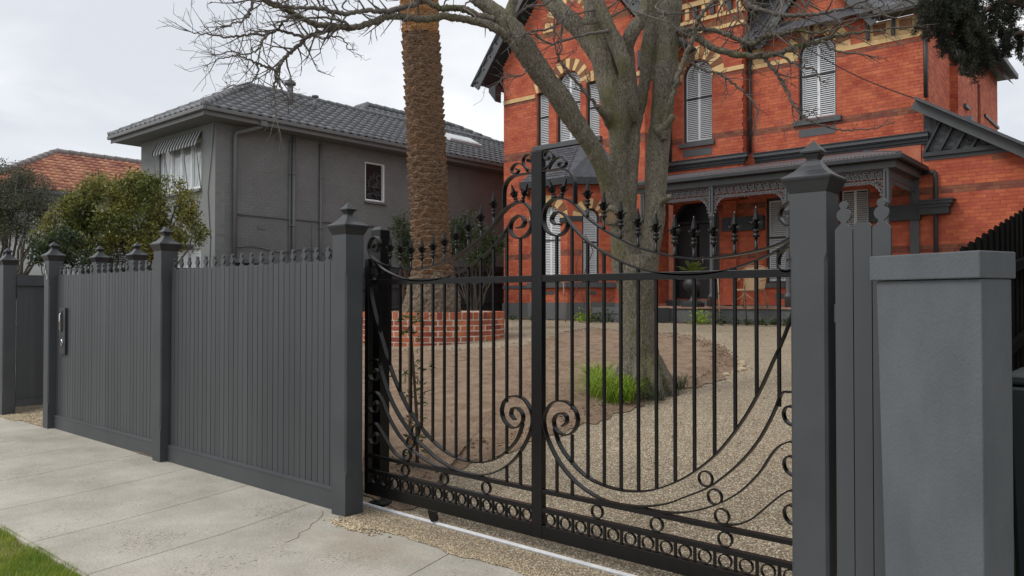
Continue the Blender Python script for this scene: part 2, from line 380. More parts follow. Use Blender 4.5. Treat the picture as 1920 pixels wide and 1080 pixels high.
def cr_(P, k=6):   # catmull-rom
    out = []; n = len(P)
    for i in range(n-1):
        p0 = P[max(i-1, 0)]; p1 = P[i]; p2 = P[i+1]; p3 = P[min(i+2, n-1)]
        for j in range(k):
            t = j/k
            out.append(tuple(.5*((2*b)+(-a+c)*t+(2*a-5*b+4*c-d)*t*t+(-a+3*b-3*c+d)*t*t*t) for a, b, c, d in zip(p0, p1, p2, p3)))
    out.append(tuple(P[-1])); return out
def ter(y): return 0.0 if y <= .3 else .9*(1-math.exp(-(y-.3)/4.2))+.010*(y-.3)
def interp(x, xs, ys):
    if x <= xs[0]: return ys[0]
    for i in range(len(xs)-1):
        if x <= xs[i+1]: return ys[i]+(ys[i+1]-ys[i])*(x-xs[i])/(xs[i+1]-xs[i])
    return ys[-1]
# ================================================================== GROUND
gys = [-70, -40, -20, -14.2, -5.5, -2, -.5, .3, .6, 1, 1.5, 2, 3, 4, 5, 6.5, 8, 10, 12, 15, 20, 30, 45, 90]
g = MB(); g.grid(24, len(gys)-1, lambda u, v: (-70+120*u, gys[round(v*(len(gys)-1))], ter(gys[round(v*(len(gys)-1))])-(.4 if gys[round(v*(len(gys)-1))] < -.4 else .06))); struct('ground', g, M['ground'])
def nz1(x, s=1.0, k=0.0): return mnoise.noise(Vector((x*s, k, .37)))
# driveway of exposed aggregate, ragged where it meets the footpath
g = MB()
ys = [0, .1, .2, .3, .5, .8, 1.2, 1.7, 2.3, 3, 4, 5, 6, 7, 8, 9.5, 11, 12.5, 14, 15.6]
xs = [-17.7+i*.1 for i in range(169)]
def fy(x): return -.035+.05*nz1(x, 2.1)+.03*nz1(x, 9, 3) - (.07*max(0, 1-abs(x+4.35)/.4))
vs = []; fs = []
for j, y in enumerate(ys):
    for x in xs:
        yy = fy(x) if j == 0 else y
        if x < -4.7 and j <= 2: yy = (.12 if not (-12.35 < x < -10.8) else .0)+.06*j/2
        vs.append((x, yy, ter(yy)+.005))
nx_ = len(xs)
for j in range(len(ys)-1):
    for i in range(nx_-1): fs.append((j*nx_+i, j*nx_+i+1, (j+1)*nx_+i+1, (j+1)*nx_+i))
g.add(vs, fs, True); struct('driveway', g, M['agg'])
# soil bed island (slightly mounded)
bed = [(-10.6, 5.2), (-9.9, 5.55), (-9.12, 5.96), (-8.85, 6.5), (-8.84, 7.32), (-9.25, 8.39), (-9.7, 9.4), (-9.9, 10.2), (-9.6, 10.7), (-9.0, 10.6), (-7.9, 10.1), (-7.0, 9.55),
       (-6.23, 8.87), (-5.6, 8.1), (-5.1, 7.35), (-4.68, 6.63), (-4.35, 6.0), (-4.13, 5.35), (-4.12, 4.83), (-4.2, 4.28), (-4.25, 3.84), (-4.22, 3.26), (-4.28, 2.7), (-4.34, 2.2), (-4.45, 1.75), (-4.56, 1.3), (-4.6, .9), (-4.62, .55), (-4.9, .42), (-11.4, .42), (-11.6, 4.9)]
bed = cr_(bed+[bed[0]], 12)[:-1]
g = MB(); cx_, cy_ = -6.6, 5.0
rings = 110; vs = []; fs = []
nb = len(bed)
for r_ in range(rings+1):
    s_ = r_/rings
    for k, (bx, by) in enumerate(bed):
        wob = .05*nz1(k*.3, 1, 5)
        x = cx_+(bx-cx_)*s_*(1+wob*max(0, (s_-.8)*5)**2); y = cy_+(by-cy_)*s_*(1+wob*max(0, (s_-.8)*5)**2)
        ed = min(1, (1-s_)*8); h = .012+.06*min(1, (1-s_)*6)+ed*(.035*mnoise.noise(Vector((x*2.1, y*2.1, 0)))+.012*mnoise.noise(Vector((x*9, y*9, 3)))+.012*mnoise.noise(Vector((x*26, y*26, 3))))
        vs.append((x, y, ter(y)+h))
for r_ in range(rings):
    for k in range(nb): fs.append((r_*nb+k, (r_+1)*nb+k, (r_+1)*nb+(k+1) % nb, r_*nb+(k+1) % nb))
g.add(vs, fs, True); struct('garden_bed', g, M['soil'])
rs = random.Random(5)
# clods on the bed
g = MB()
for i in range(9000):
    while True:
        x = rs.uniform(-10.5, -4.2); y = rs.uniform(.8, 10.3)
        ins = False; j = nb-1
        for k in range(nb):
            if (bed[k][1] > y) != (bed[j][1] > y) and x < (bed[j][0]-bed[k][0])*(y-bed[k][1])/(bed[j][1]-bed[k][1])+bed[k][0]: ins = not ins
            j = k
        if ins: break
    r_ = rs.uniform(.006, .022)
    z = ter(y)+.06+.035*mnoise.noise(Vector((x*2.1, y*2.1, 0)))
    g.add([(x+r_*rs.uniform(.6, 1.3)*a, y+r_*rs.uniform(.6, 1.3)*b, z+r_*.7*c) for a, b, c in ((1, 0, 0), (0, 1, 0), (-1, 0, 0), (0, -1, 0), (0, 0, 1), (0, 0, -1))],
          [(0, 1, 4), (1, 2, 4), (2, 3, 4), (3, 0, 4), (1, 0, 5), (2, 1, 5), (3, 2, 5), (0, 3, 5)])
tag(obj('soil_clods', g, M['soil'], kind='stuff'), 'loose clods and crumbs of brown soil strewn over the garden bed', 'soil')
# pale edging stones showing at the right rim of the bed
root = thing('stone_edging', 'short run of pale broken edging stones at the right rim of the soil bed', 'edging', (-4.1, 5.4, ter(5.4)))
for i in range(9):
    x = -4.17+.03*math.sin(i*2.1)-(max(0, i-4)*.10); y = 5.3+i*.15
    g = MB(); a = rs.uniform(.02, .04); b = rs.uniform(.03, .055)
    g.prism([(-a, -.03), (a*.9, -.03), (a, .005), (a*.4, .018), (-a*.8, .015)], -b, b)
    o = obj('stone', g, M['gravel'], None); o.parent = root; o.location = Vector((x, y, ter(y)+.02))-root.location; o.rotation_euler = (0, rs.uniform(-.2, .2), rs.uniform(-.6, .6)+.5*(i > 7))
# footpath: base and individual slabs with tooled joints
g = MB(); g.box(-34, 9, -1.72, .12, -.12, -.012); fp = struct('footpath', g, M['conc'])
jx = [-34.0+i*1.02 for i in range(24)]
jx = [-9.2-1.03*i for i in range(24, 0, -1)]+[-9.19, -8.2, -7.16, -6.11, -5.19, -3.55, -2.6, -1.5, -.4, .7, 1.8, 2.9, 4, 5.1, 6.2, 7.3, 8.4]
def slab(x0, x1, y0=-1.7, y1=.1, gap=.004):
    g = MB(); n = 6
    def xa(x, y): return x-.2*(y-.1)-.05*((y+.8)**2-.8)+.012*nz1(y+x, 2.2, x)
    top = []; vs = []
    for k in range(n+1):
        y = y0+(y1-y0)*k/n
        vs += [(xa(x0, y)+gap, y, 0), (xa(x1, y)-gap, y, 0), (xa(x0, y)+gap+.003, y, -.02), (xa(x1, y)-gap-.003, y, -.02)]
    fs = []
    for k in range(n):
        a = 4*k; b = a+4
        fs += [(a, a+1, b+1, b), (a, b, b+2, a+2), (a+1, a+3, b+3, b+1)]
    fs += [(0, 2, 3, 1), (4*n, 4*n+1, 4*n+3, 4*n+2)]
    g.add(vs, fs); return g
for i in range(len(jx)-1): obj('slab', slab(jx[i], jx[i+1]), M['conc'], fp)
# hairline crack beside the gate post, a thin dark groove strip let into the slab
g = MB(); cp = [(-4.93, .0), (-4.84, -.06), (-4.74, -.18), (-4.70, -.26), (-4.62, -.33), (-4.58, -.44), (-4.5, -.5), (-4.47, -.62)]
for a, b in zip(cp, cp[1:]):
    g.beam((a[0], a[1], .0005), (b[0], b[1], .0005), .0035, .002)
obj('crack', g, M['mulch'], fp)
# crossover, verge, kerb, road
g = MB(); g.box(-4.75, 2.2, -5.2, -1.708, -.12, -.004); struct('crossover', g, M['conc'])
g = MB(); g.box(-60, -4.76, -5.2, -1.708, -.12, -.035); g.box(2.21, 40, -5.2, -1.708, -.12, -.035); struct('verge_soil', g, M['soil'])
g = MB(); g.box(-60, 40, -5.42, -5.2, -.3, -.02); struct('kerb', g, M['conc'])
g = MB(); g.add([(-70, -14, -.14), (50, -14, -.14), (50, -5.42, -.14), (-70, -5.42, -.14)], [(0, 1, 2, 3)]); struct('road', g, M['asphalt'])
# verge grass blades
g = MB()
def blade(g, x, y, z, h, w, a, lean):
    dx, dy = math.cos(a), math.sin(a); lx, ly = math.cos(a+1.4)*lean, math.sin(a+1.4)*lean
    g.add([(x-dx*w, y-dy*w, z), (x+dx*w, y+dy*w, z), (x+dx*w*.6+lx*h*.4, y+dy*w*.6+ly*h*.4, z+h*.6), (x-dx*w*.6+lx*h*.4, y-dy*w*.6+ly*h*.4, z+h*.6), (x+lx*h, y+ly*h, z+h*.92)],
          [(0, 1, 2, 3), (3, 2, 4)])
for i in range(52000):
    x = -4.78-abs(rs.gauss(0, 1))*1.35 if i < 40000 else rs.uniform(-12, -4.8)
    y = rs.uniform(-3.2, -1.70+.05*nz1(x, 3)+.015*rs.random())
    dn = mnoise.noise(Vector((x*3, y*3, 0)))
    if rs.random() > .8+dn*.9: continue
    blade(g, x, y, -.035, rs.uniform(.025, .052)*(1+.4*dn), .002, rs.uniform(0, 6.28), rs.uniform(.1, .9))
tag(obj('verge_grass', g, M['grass'], kind='stuff'), 'bright green mown grass on the verge at the lower left corner', 'grass')
# loose pebbles at the ragged edge and in the recess by the pedestrian gate
g = MB()
def peb(g, x, y, z, r):
    g.add([(x+r*rs.uniform(.7, 1.2)*a, y+r*rs.uniform(.7, 1.2)*b, z+r*.6*c) for a, b, c in ((1, 0, 0), (0, 1, 0), (-1, 0, 0), (0, -1, 0), (0, 0, 1), (0, 0, -1))],
          [(0, 1, 4), (1, 2, 4), (2, 3, 4), (3, 0, 4), (1, 0, 5), (2, 1, 5), (3, 2, 5), (0, 3, 5)], True)
for i in range(5200):
    x = rs.uniform(-4.64, -1.4); y = fy(x)+abs(rs.gauss(0, .07))-.004
    if rs.random() < .25: y = rs.uniform(-.05, .28)
    peb(g, x, y, .006, rs.uniform(.003, .008))
for i in range(4200):
    x = rs.uniform(-12.3, -10.8); y = rs.uniform(.0, 1.05)-(.12 if x < -11.6 else 0)*rs.random(); peb(g, x, y, ter(y)+.008, rs.uniform(.006, .015))
for i in range(420):
    x = rs.gauss(-4.42, .12); y = rs.gauss(-.10, .035); peb(g, x, y, .006, rs.uniform(.006, .014))
tag(obj('loose_gravel', g, M['gravel'], kind='stuff'), 'loose tan pebbles along the ragged concrete edge and in the gateway recess', 'gravel')

# ================================================================== SLIDING GATE
GC = -3.0805; GY = .31
gate = thing('sliding_gate', 'tall black wrought iron sliding driveway gate with scrolls, rings and spear finials', 'gate', (GC, GY, .1))
gm = M['gate']
g = MB(); g.box(GC-.0425, GC+.0425, GY-.02, GY+.025, .10, 2.545); obj('mullion', g, gm, gate, bev=.003)
for sgn in (-1, 1):
    x = GC+sgn*1.695; g = MB(); g.box(x-.022, x+.022, GY-.02, GY+.025, .185, 1.92); obj('stile', g, gm, gate, bev=.003)
def rail(name, z0, z1, d=.018, y=GY):
    for sgn in (-1, 1):
        a, b = (GC+.0435, GC+1.672) if sgn > 0 else (GC-1.672, GC-.0435)
        g = MB(); g.box(a, b, y-d, y+d, z0, z1); obj(name, g, gm, gate, bev=.002)
for sgn in (-1, 1):
    a, b = (GC+.0435, GC+1.717) if sgn > 0 else (GC-1.717, GC-.0435)
    g = MB(); g.box(a, b, GY-.019, GY+.024, .10, .184); obj('bottom_rail', g, gm, gate, bev=.003)
rail('ring_rail', .266, .296); rail('lower_rail', .383, .410); rail('top_rail', 1.712, 1.755)
# ---- scroll curves, traced as (u,z) from the middle post
SPI = [(-.065, -.008), (-.03, .002), (.0, .0), (.045, -.03), (.058, -.08), (.035, -.14), (-.005, -.163), (-.045, -.14), (-.055, -.10), (-.035, -.07), (-.005, -.075), (.0, -.10)]
def spi(u, z, s=1.0): return [(u+a*s, z+b*s) for a, b in SPI]
cA = [(.192, .82), (.225, .850), (.217, .89), (.176, .899), (.137, .874), (.125, .833), (.15, .789), (.209, .766), (.275, .796), (.308, .859), (.292, .923), (.242, .965), (.176, .975), (.108, .953), (.06, .894), (.046, .831), (.066, .752), (.116, .663), (.184, .578), (.283, .499), (.395, .445), (.504, .415), (.61, .412), (.713, .418), (.812, .437), (.923, .471), (1.03, .524), (1.159, .592), (1.259, .671), (1.343, .751), (1.426, .851), (1.484, .946), (1.53, 1.039)]+spi(1.632, 1.138)
cB = [(.130, .800), (.142, .765), (.167, .71), (.217, .649), (.299, .581), (.38, .534), (.489, .505), (.61, .495), (.713, .503), (.827, .530), (.964, .591), (1.083, .668), (1.197, .765), (1.284, .866), (1.368, .985), (1.427, 1.085), (1.474, 1.177), (1.52, 1.279), (1.571, 1.391), (1.62, 1.52), (1.655, 1.63), (1.672, 1.73), (1.668, 1.80), (1.645, 1.845), (1.605, 1.860), (1.568, 1.835), (1.553, 1.79), (1.575, 1.747), (1.612, 1.742), (1.638, 1.77), (1.622, 1.800), (1.600, 1.795)]
cC = [(.756, .417), (.896, .417), (1.03, .441), (1.158, .488), (1.258, .540), (1.355, .612), (1.449, .715), (1.506, .806), (1.551, .862)]+spi(1.632, .89)[1:]
cD = [(1.23, .412), (1.33, .432), (1.413, .478), (1.482, .545), (1.55, .61)]+spi(1.632, .648)[1:]
cE = [(1.612, 2.03), (1.64, 2.012), (1.632, 1.98), (1.597, 1.972), (1.565, 2.01), (1.572, 2.058), (1.618, 2.086), (1.668, 2.062), (1.69, 2.005), (1.665, 1.945), (1.61, 1.905), (1.528, 1.870), (1.378, 1.842), (1.221, 1.826), (1.112, 1.824), (.999, 1.834), (.858, 1.865), (.723, 1.906), (.596, 1.966), (.491, 2.022), (.382, 2.097), (.313, 2.165), (.242, 2.213), (.169, 2.231), (.11, 2.222), (.062, 2.179), (.046, 2.121), (.056, 2.061), (.095, 2.016), (.154, 1.998), (.205, 2.016), (.234, 2.061), (.22, 2.114), (.169, 2.144), (.132, 2.138), (.11, 2.104), (.132, 2.073), (.175, 2.066)]
cF = [(.226, 2.105), (.27, 2.053), (.354, 1.973), (.464, 1.901), (.57, 1.846), (.698, 1.793), (.821, 1.760), (.94, 1.742), (1.055, 1.736), (1.166, 1.74), (1.274, 1.755), (1.398, 1.788), (1.518, 1.832), (1.60, 1.876), (1.64, 1.905)]
cS1 = [(.045, 2.425), (.089, 2.443), (.121, 2.475), (.121, 2.515), (.089, 2.535), (.060, 2.529), (.050, 2.507), (.063, 2.485), (.086, 2.490), (.084, 2.506)]
cS2 = [(.086, 2.424), (.111, 2.46), (.153, 2.486), (.194, 2.483), (.222, 2.455), (.213, 2.428), (.187, 2.422), (.165, 2.434), (.169, 2.450), (.188, 2.450)]
cR = [(.044, 2.412), (.12, 2.412), (.187, 2.411), (.228, 2.400), (.265, 2.372), (.285, 2.33), (.289, 2.27), (.289, 2.185)]
def mir(c, s): return [(GC+s*u, z) for u, z in c]
zs_c = 1.0
for s in (-1, 1):
    for nm, c, t, d in (('lower_scroll', cA, .009, .018), ('inner_scroll', cB, .009, .018), ('side_scroll', cC, .008, .016), ('side_scroll', cD, .008, .016), ('upper_scroll', cE, .010, .020), ('lower_swag', cF, .009, .018), ('crest_scroll', cS1, .007, .014), ('crest_scroll', cS2, .007, .014), ('crest_frame', cR, .010, .019)):
        g = MB(); g.ribbon(mir(cr_(c, 5), s), t, GY-d, GY+d); obj(nm, g, gm, gate)
# rings
def ringobj(u, z, r, s, t=.0075, d=.010):
    g = MB(); g.circ(GC+s*u, z, r, t, GY-d, GY+d, 22); obj('ring', g, gm, gate)
for s in (-1, 1):
    for u, z in ((1.150, .641), (1.203, .553), (1.243, .457)): ringobj(u, z, .0435, s)
    for u in (.449, .851, 1.261): ringobj(u, .3395, .0425, s)
    for k in range(14): ringobj(.095+.1165*k, .225, .0385, s, .006, .009)
    for k in range(14):
        u = .153+.1165*k
        if u < 1.66:
            g = MB(); g.box(GC+s*u-.007, GC+s*u+.007, GY-.008, GY+.008, .185, .2655); obj('divider', g, gm, gate)
# finial mesh (base at origin, 0.15 tall), four leaves and a faceted spear
def finial_mb():
    g = MB()
    g.lathe([(.009, 0), (.009, .004), (.020, .006), (.016, .020), (.010, .026), (.015, .030), (.018, .034), (.012, .044), (.009, .050)], n=10)
    for k in range(4):
        a = k*PI/2+PI/4*0; c, s_ = math.cos(a), math.sin(a)
        def leaf(pts, w):
            for (r0, z0), (r1, z1), w0, w1 in zip(pts, pts[1:], w, w[1:]):
                v = []
                for r_, z_, ww in ((r0, z0, w0), (r1, z1, w1)):
                    v += [(c*r_-s_*ww, s_*r_+c*ww, z_), (c*r_+s_*ww, s_*r_-c*ww, z_), (c*(r_-.005), s_*(r_-.005), z_+.003)]
                g.add(v, [(0, 1, 4, 3), (1, 2, 5, 4), (2, 0, 3, 5)], True)
        leaf([(.006, .046), (.014, .062), (.023, .066), (.027, .058)], (.009, .013, .009, .002))
        leaf([(.006, .054), (.015, .068), (.027, .080), (.036, .085), (.039, .075)], (.011, .016, .013, .007, .002))
    g.lathe([(.007, .05), (.009, .075), (.016, .088), (.0195, .095), (.012, .125), (.005, .156), (.0006, .165)], n=6, smooth=False)
    return g
FIN = finial_mb().mesh('finial', gm)
def z_on(c, u, lo=True):
    best = None
    P = cr_(c, 5)
    for (u0, z0), (u1, z1) in zip(P, P[1:]):
        if (u0-u)*(u1-u) <= 0 and u0 != u1:
            z = z0+(z1-z0)*(u-u0)/(u1-u0)
            best = z if best is None else (min(best, z) if lo else max(best, z))
    return best
def bar(u, z0, z1, s, nm='picket'):
    x = GC+s*u; g = MB(); g.box(x-.008, x+.008, GY-.008, GY+.008, z0, z1); return obj(nm, g, gm, gate)
for s in (-1, 1):
    for k in range(13):
        u = .148+.1172*k
        if k == 0:
            bar(u, .973, 1.996, s); bar(u, .411, .61, s)
        elif k == 1:
            bar(u, .928, 2.045, s); bar(u, .592, .776, s); bar(u, .411, .51, s)
        else:
            zb = z_on(cB, u) if u < 1.5 else 1.06
            zt = z_on(cF, u)-.003 if u < 1.58 else 1.86
            bar(u, zb+.003, zt, s)
        if 2 <= k <= 11:
            ze = z_on(cE[9:30], u)+.004
            x = GC+s*u; g = MB(); g.lathe([(.0105, ze), (.0105, ze+.008), (.0085, ze+.012), (.0085, ze+.070)], c=(x, GY, 0), n=10)
            st = obj('finial_stem', g, gm, gate)
            inst('finial', FIN, st, (x, GY, ze+.062))
    for u, z, a in ((.131, 2.232, .28), (.180, 2.232, -.40)):
        pass
    for (u0, z0), (u1, z1) in (((.134, 2.232), (.095, 2.335)), ((.180, 2.230), (.224, 2.352))):
        x0, x1 = GC+s*u0, GC+s*u1
        an = math.atan2(x1-x0, z1-z0)
        inst('finial', FIN, gate, (x0, GY, z0), rot=(0, an, 0), sc=(.9, .9, .82))
# wheels in brackets, guide roller
for u in (-.95, 1.1):
    x = GC+u; g = MB(); g.prism([(x-.05, .098), (x+.05, .098), (x+.03, .045), (x+.012, .022), (x-.012, .022), (x-.03, .045)], GY-.022, GY-.016)
    wb = obj('wheel_bracket', g, gm, gate)
    g = MB(); g.lathe([(.005, -.014), (.028, -.014), (.023, 0), (.028, .014), (.005, .014)], c=(x, GY-.001, .048), axis=(0, 1, 0), n=20); obj('wheel', g, M['rubber'], wb)
# track
tr_ = thing('gate_track', 'bright galvanised steel track with raised rail set across the driveway', 'track', (-4.6, GY, 0))
g = MB(); g.box(-9.5, -.95, GY-.024, GY+.024, .006, .010); obj('track_plate', g, M['steel_dull'], tr_)
g = MB(); prof = [(math.cos(a)*.010, math.sin(a)*.014+.010) for a in [PI*k/8 for k in range(9)]]
vs = [(-9.5, GY+p, z) for p, z in prof]+[(-.95, GY+p, z) for p, z in prof]
g.add(vs, [(k, k+1, 9+k+1, 9+k) for k in range(8)]+[tuple(range(9)), tuple(range(17, 8, -1))], True); obj('track_rail', g, M['steel'], tr_)
# guide post behind the left pillar
gp = thing('gate_guide_post', 'square black steel post rising behind the left gate pillar and the gate end', 'post', (-4.9, .55, 0))
g = MB(); g.box(-4.985, -4.865, .50, .60, .02, 2.165); po = obj('post', g, gm, gp, bev=.003)
g = MB(); g.add([(-4.985, .50, 2.166), (-4.865, .50, 2.166), (-4.865, .60, 2.166), (-4.985, .60, 2.166), (-4.96, .525, 2.195), (-4.89, .525, 2.195), (-4.89, .575, 2.195), (-4.96, .575, 2.195)],
      [(0, 1, 5, 4), (1, 2, 6, 5), (2, 3, 7, 6), (3, 0, 4, 7), (4, 5, 6, 7)]); obj('cap', g, M['cap'], gp)
# gate motor roller housing low at the left
mo = thing('guide_roller', 'low black guide roller bracket beside the left gate pillar at track level', 'roller', (-4.72, .36, 0))
g = MB(); g.lathe([(.03, .01), (.06, .012), (.06, .03), (.035, .045), (.03, .06)], c=(-4.66, .38, ter(.38)), n=18); obj('roller', g, M['rubber'], mo)
g = MB(); g.box(-4.80, -4.62, .335, .42, .012, .028); obj('bracket', g, gm, mo)

# ================================================================== PILLARS (fence posts with ogee caps)
SH = .0825
def capprof(b):   # (half width, z)
    return [(SH, 2.085), (SH+.004, 2.092), (SH+.012, 2.11), (SH+.022, 2.135), (b-.002, 2.142), (b, 2.150), (b, 2.158), (b*.86, 2.168), (b*.62, 2.187), (b*.42, 2.212), (b*.27, 2.237), (.024, 2.243),
            (.027, 2.250), (.036, 2.268), (.046, 2.272), (.047, 2.282), (.040, 2.288), (.020, 2.312), (.002, 2.333)]
def sqlathe(g, prof, cx, cy, z0=0):
    vs = []; fs = []
    for h, z in prof: vs += [(cx-h, cy-h, z+z0), (cx+h, cy-h, z+z0), (cx+h, cy+h, z+z0), (cx-h, cy+h, z+z0)]
    for j in range(len(prof)-1):
        for k in range(4): fs.append((4*j+k, 4*j+(k+1) % 4, 4*j+4+(k+1) % 4, 4*j+4+k))
    fs.append(tuple(4*(len(prof)-1)+k for k in range(4))); return g.add(vs, fs)
def shaft_mb(cx, cy, s=SH):
    """square shaft with stopped, rounded corner grooves"""
    g = MB(); ch = .012; z = [0, .30, .335, 1.78, 1.815, 2.085]; cc = [0.0005, .0005, ch, ch, .0005, .0005]
    vs = []; fs = []
    for zz, c in zip(z, cc):
        vs += [(cx+a*s-(a if fx else 0)*c, cy+b*s-(0 if fx else b)*c, zz) for a, b, fx in ((-1, -1, False), (-1, -1, True), (1, -1, True), (1, -1, False), (1, 1, False), (1, 1, True), (-1, 1, True), (-1, 1, False))]
    for j in range(len(z)-1):
        for k in range(8): fs.append((8*j+k, 8*j+(k+1) % 8, 8*j+8+(k+1) % 8, 8*j+8+k))
    return g.add(vs, fs)
def pillar(cx, cy, label, z0=0, nm='gate_pillar'):
    t = thing(nm, label, 'pillar', (cx, cy, z0), group='charcoal pillars with ogee caps')
    g = shaft_mb(cx, cy); g.v = [(x, y, z+z0) for x, y, z in g.v]; obj('shaft', g, M['fence'], t)
    g = MB(); sqlathe(g, capprof(.1125), cx, cy, z0); obj('cap', g, M['cap'], t, bev=.0015)
    return t
pillar(-4.735, .0825, 'charcoal pillar with ogee cap at the left end of the driveway gate')
pillar(-1.268, .0825, 'charcoal pillar with ogee cap at the right end of the gate, largest in view')
pillar(-7.69, .0825, 'charcoal pillar with ogee cap between the two solid picket panels')
P1 = pillar(-10.72, .0825, 'charcoal pillar carrying silver numerals at the left end of the picket panels')
pillar(-12.45, .0825, 'charcoal pillar at the far left edge beyond the entrance recess')
pillar(-11.93, 1.1, 'charcoal pillar set back in the recess, left of the pedestrian gate scroll', .06)
pillar(-10.86, 1.17, 'charcoal pillar set back in the recess, right of the pedestrian gate scroll', .06)
# house numerals stepping down the pillar
def text(s, size, loc_, m, parent, name, ext=.004):
    c = bpy.data.curves.new(name, 'FONT'); c.body = s; c.size = size; c.extrude = ext; c.align_x = 'CENTER'
    o = bpy.data.objects.new(name, c); link(o, None)
    dg = bpy.context.evaluated_depsgraph_get(); me = bpy.data.meshes.new_from_object(o.evaluated_get(dg))
    bpy.data.objects.remove(o)
    o = bpy.data.objects.new(name, me); me.materials.clear(); me.materials.append(m); link(o, parent)
    o.location = Vector(loc_)-wloc(parent); o.rotation_euler = (R(90), 0, 0); return o
text('3', .085, (-10.765, -.006, 1.995), M['numeral'], P1, 'numeral')
text('6', .085, (-10.72, -.006, 1.925), M['numeral'], P1, 'numeral')
text('5', .085, (-10.675, -.006, 1.855), M['numeral'], P1, 'numeral')

# ================================================================== PICKET PANELS
def fin_outline(w, h, zs=1.905):
    P = [(-w/2, 0), (w/2, 0), (w/2, zs-.012), (w/2-.006, zs-.003), (w/2-.014, zs+.003), (.013, zs+.016), (.012, zs+.022)]
    c1, r1 = zs+.052, .030; c2, r2 = zs+.096, .0185
    for k in range(9):
        a = R(-66)+R(132)*k/8; P.append((r1*math.cos(a), c1+r1*math.sin(a)))
    for k in range(9):
        a = R(-48)+R(138)*k/8; P.append((r2*math.cos(a), c2+r2*math.sin(a)))
    L_ = [(-x, z) for x, z in P[2:-1]][::-1]
    return P+L_
def plain_outline(w, zt=1.905):
    P = [(-w/2, 0), (w/2, 0), (w/2, zt-.018)]
    for k in range(1, 6):
        a = PI/2*(1-k/6)*1.0; P.append((w/2-.016+.016*math.sin(PI/2*(1-k/6))*1.0, zt-.018+.016*(1-math.cos(PI/2*k/6))*1.0+.002*k/6))
    Q = [(-x, z) for x, z in P[2:]][::-1]
    return P+Q
bw = .0728
g = MB(); g.prism(fin_outline(bw, 0), 0, .018); BF = g.mesh('finial_board', M['board'])
g = MB(); g.prism(plain_outline(bw), 0, .018); BP = g.mesh('plain_board', M['board'])
def panel(x0, x1, first, label, yb=.09, z0=.15):
    t = thing('fence_panel', label, 'fence', ((x0+x1)/2, yb, 0), group='solid picket fence panels')
    n = int((x1-x0)/.0794)
    for k in range(-1, n+2):
        x = first+.0794*k
        if x-bw/2 < x0-.02 or x+bw/2 > x1+.03: continue
        me = BF if k % 2 == 0 else BP
        o = inst('board', me, t, (x, yb+random.uniform(-.0008, .0008), z0-.02), sc=(1, 1, 1+(0.02-z0)/1.905+random.uniform(-.0008, .0008)))
    g = MB(); g.box(x0, x1, yb+.019, yb+.024, .10, 1.86); obj('backing', g, M['dark'], t)
    g = MB(); g.box(x0, x1, yb-.022, yb+.03, -.02, .145); obj('base_board', g, M['fence'], t, bev=.003)
    g = MB(); g.add([(x0, yb-.028, .1455), (x1, yb-.028, .1455), (x1, yb-.001, .1455), (x0, yb-.001, .1455), (x0, yb-.028, .158), (x1, yb-.028, .158), (x1, yb-.001, .168), (x0, yb-.001, .168)],
                    [(0, 3, 2, 1), (4, 5, 6, 7), (0, 1, 5, 4), (1, 2, 6, 5), (2, 3, 7, 6), (3, 0, 4, 7)]); obj('base_cap', g, M['fence'], t)
    for z in (.45, 1.74):
        g = MB(); g.box(x0, x1, yb+.0245, yb+.07, z-.04, z+.04); obj('rail', g, M['fence'], t)
    return t
panel(-7.607, -4.818, -7.546, 'solid charcoal picket panel nearest the driveway gate')
PL1 = panel(-10.637, -7.773, -10.53, 'solid charcoal picket panel with an intercom plate near its left end')
# intercom / letter plate
it = thing('intercom_plate', 'charcoal plate with chrome pull handle and round keyhole ring on the left panel', 'intercom', (-10.3, .085, 1.2))
g = MB(); g.box(-10.46, -10.27, .060, .088, .93, 1.50); obj('plate', g, M['cap'], it, bev=.004)
g = MB(); g.box(-10.40, -10.335, .0585, .0598, 1.2, 1.46); obj('slot', g, M['dark'], it)
g = MB(); g.tube([(-10.372, .058, 1.22), (-10.372, .035, 1.24), (-10.372, .035, 1.42), (-10.372, .058, 1.44)], .007, 8); obj('handle', g, M['chrome'], it)
g = MB(); g.lathe([(.030, 0), (.040, 0), (.040, .012), (.030, .012)], c=(-10.365, .060, 1.075), axis=(0, -1, 0), n=24, cap=False); obj('ring', g, M['chrome'], it)
g = MB(); g.lathe([(.001, 0), (.029, 0), (.029, .004), (.001, .004)], c=(-10.365, .0595, 1.075), axis=(0, -1, 0), n=24); obj('lens', g, M['dkglass'], it)
# panel closing the recess (runs back from the far left pillar)
t = thing('return_panel', 'dark open picket panel running back inside the entrance recess', 'fence', (-12.37, .6, .03))
g = MB(); g.prism(plain_outline(.0785, 1.70), 0, .018); RB = g.mesh('recess_board', M['board'])
for k in range(11):
    o = inst('board', RB, t, (-12.385, .215+.0795*k, .12+.02*k*.1), rot=(0, 0, R(90)))
for z in (.10, 1.80):
    g = MB(); g.box(-12.383, -12.345, .166, 1.02, z, z+(.10 if z != 1.80 else .13)); obj('rail', g, M['fence'], t)
g = MB(); g.box(-12.388, -12.3435, .166, 1.02, 1.931, 1.95); obj('capping', g, M['fence'], t)
# small front pickets left of the far pillar
t = thing('outer_panel', 'sliver of charcoal picket fencing beyond the far left pillar', 'fence', (-13.4, .09, 0))
for k in range(66):
    inst('board', BF if k % 2 == 0 else BP, t, (-12.60-.0794*k, .09, .13))
g = MB(); g.box(-17.85, -12.54, .068, .12, -.02, .145); obj('base_board', g, M['fence'], t)
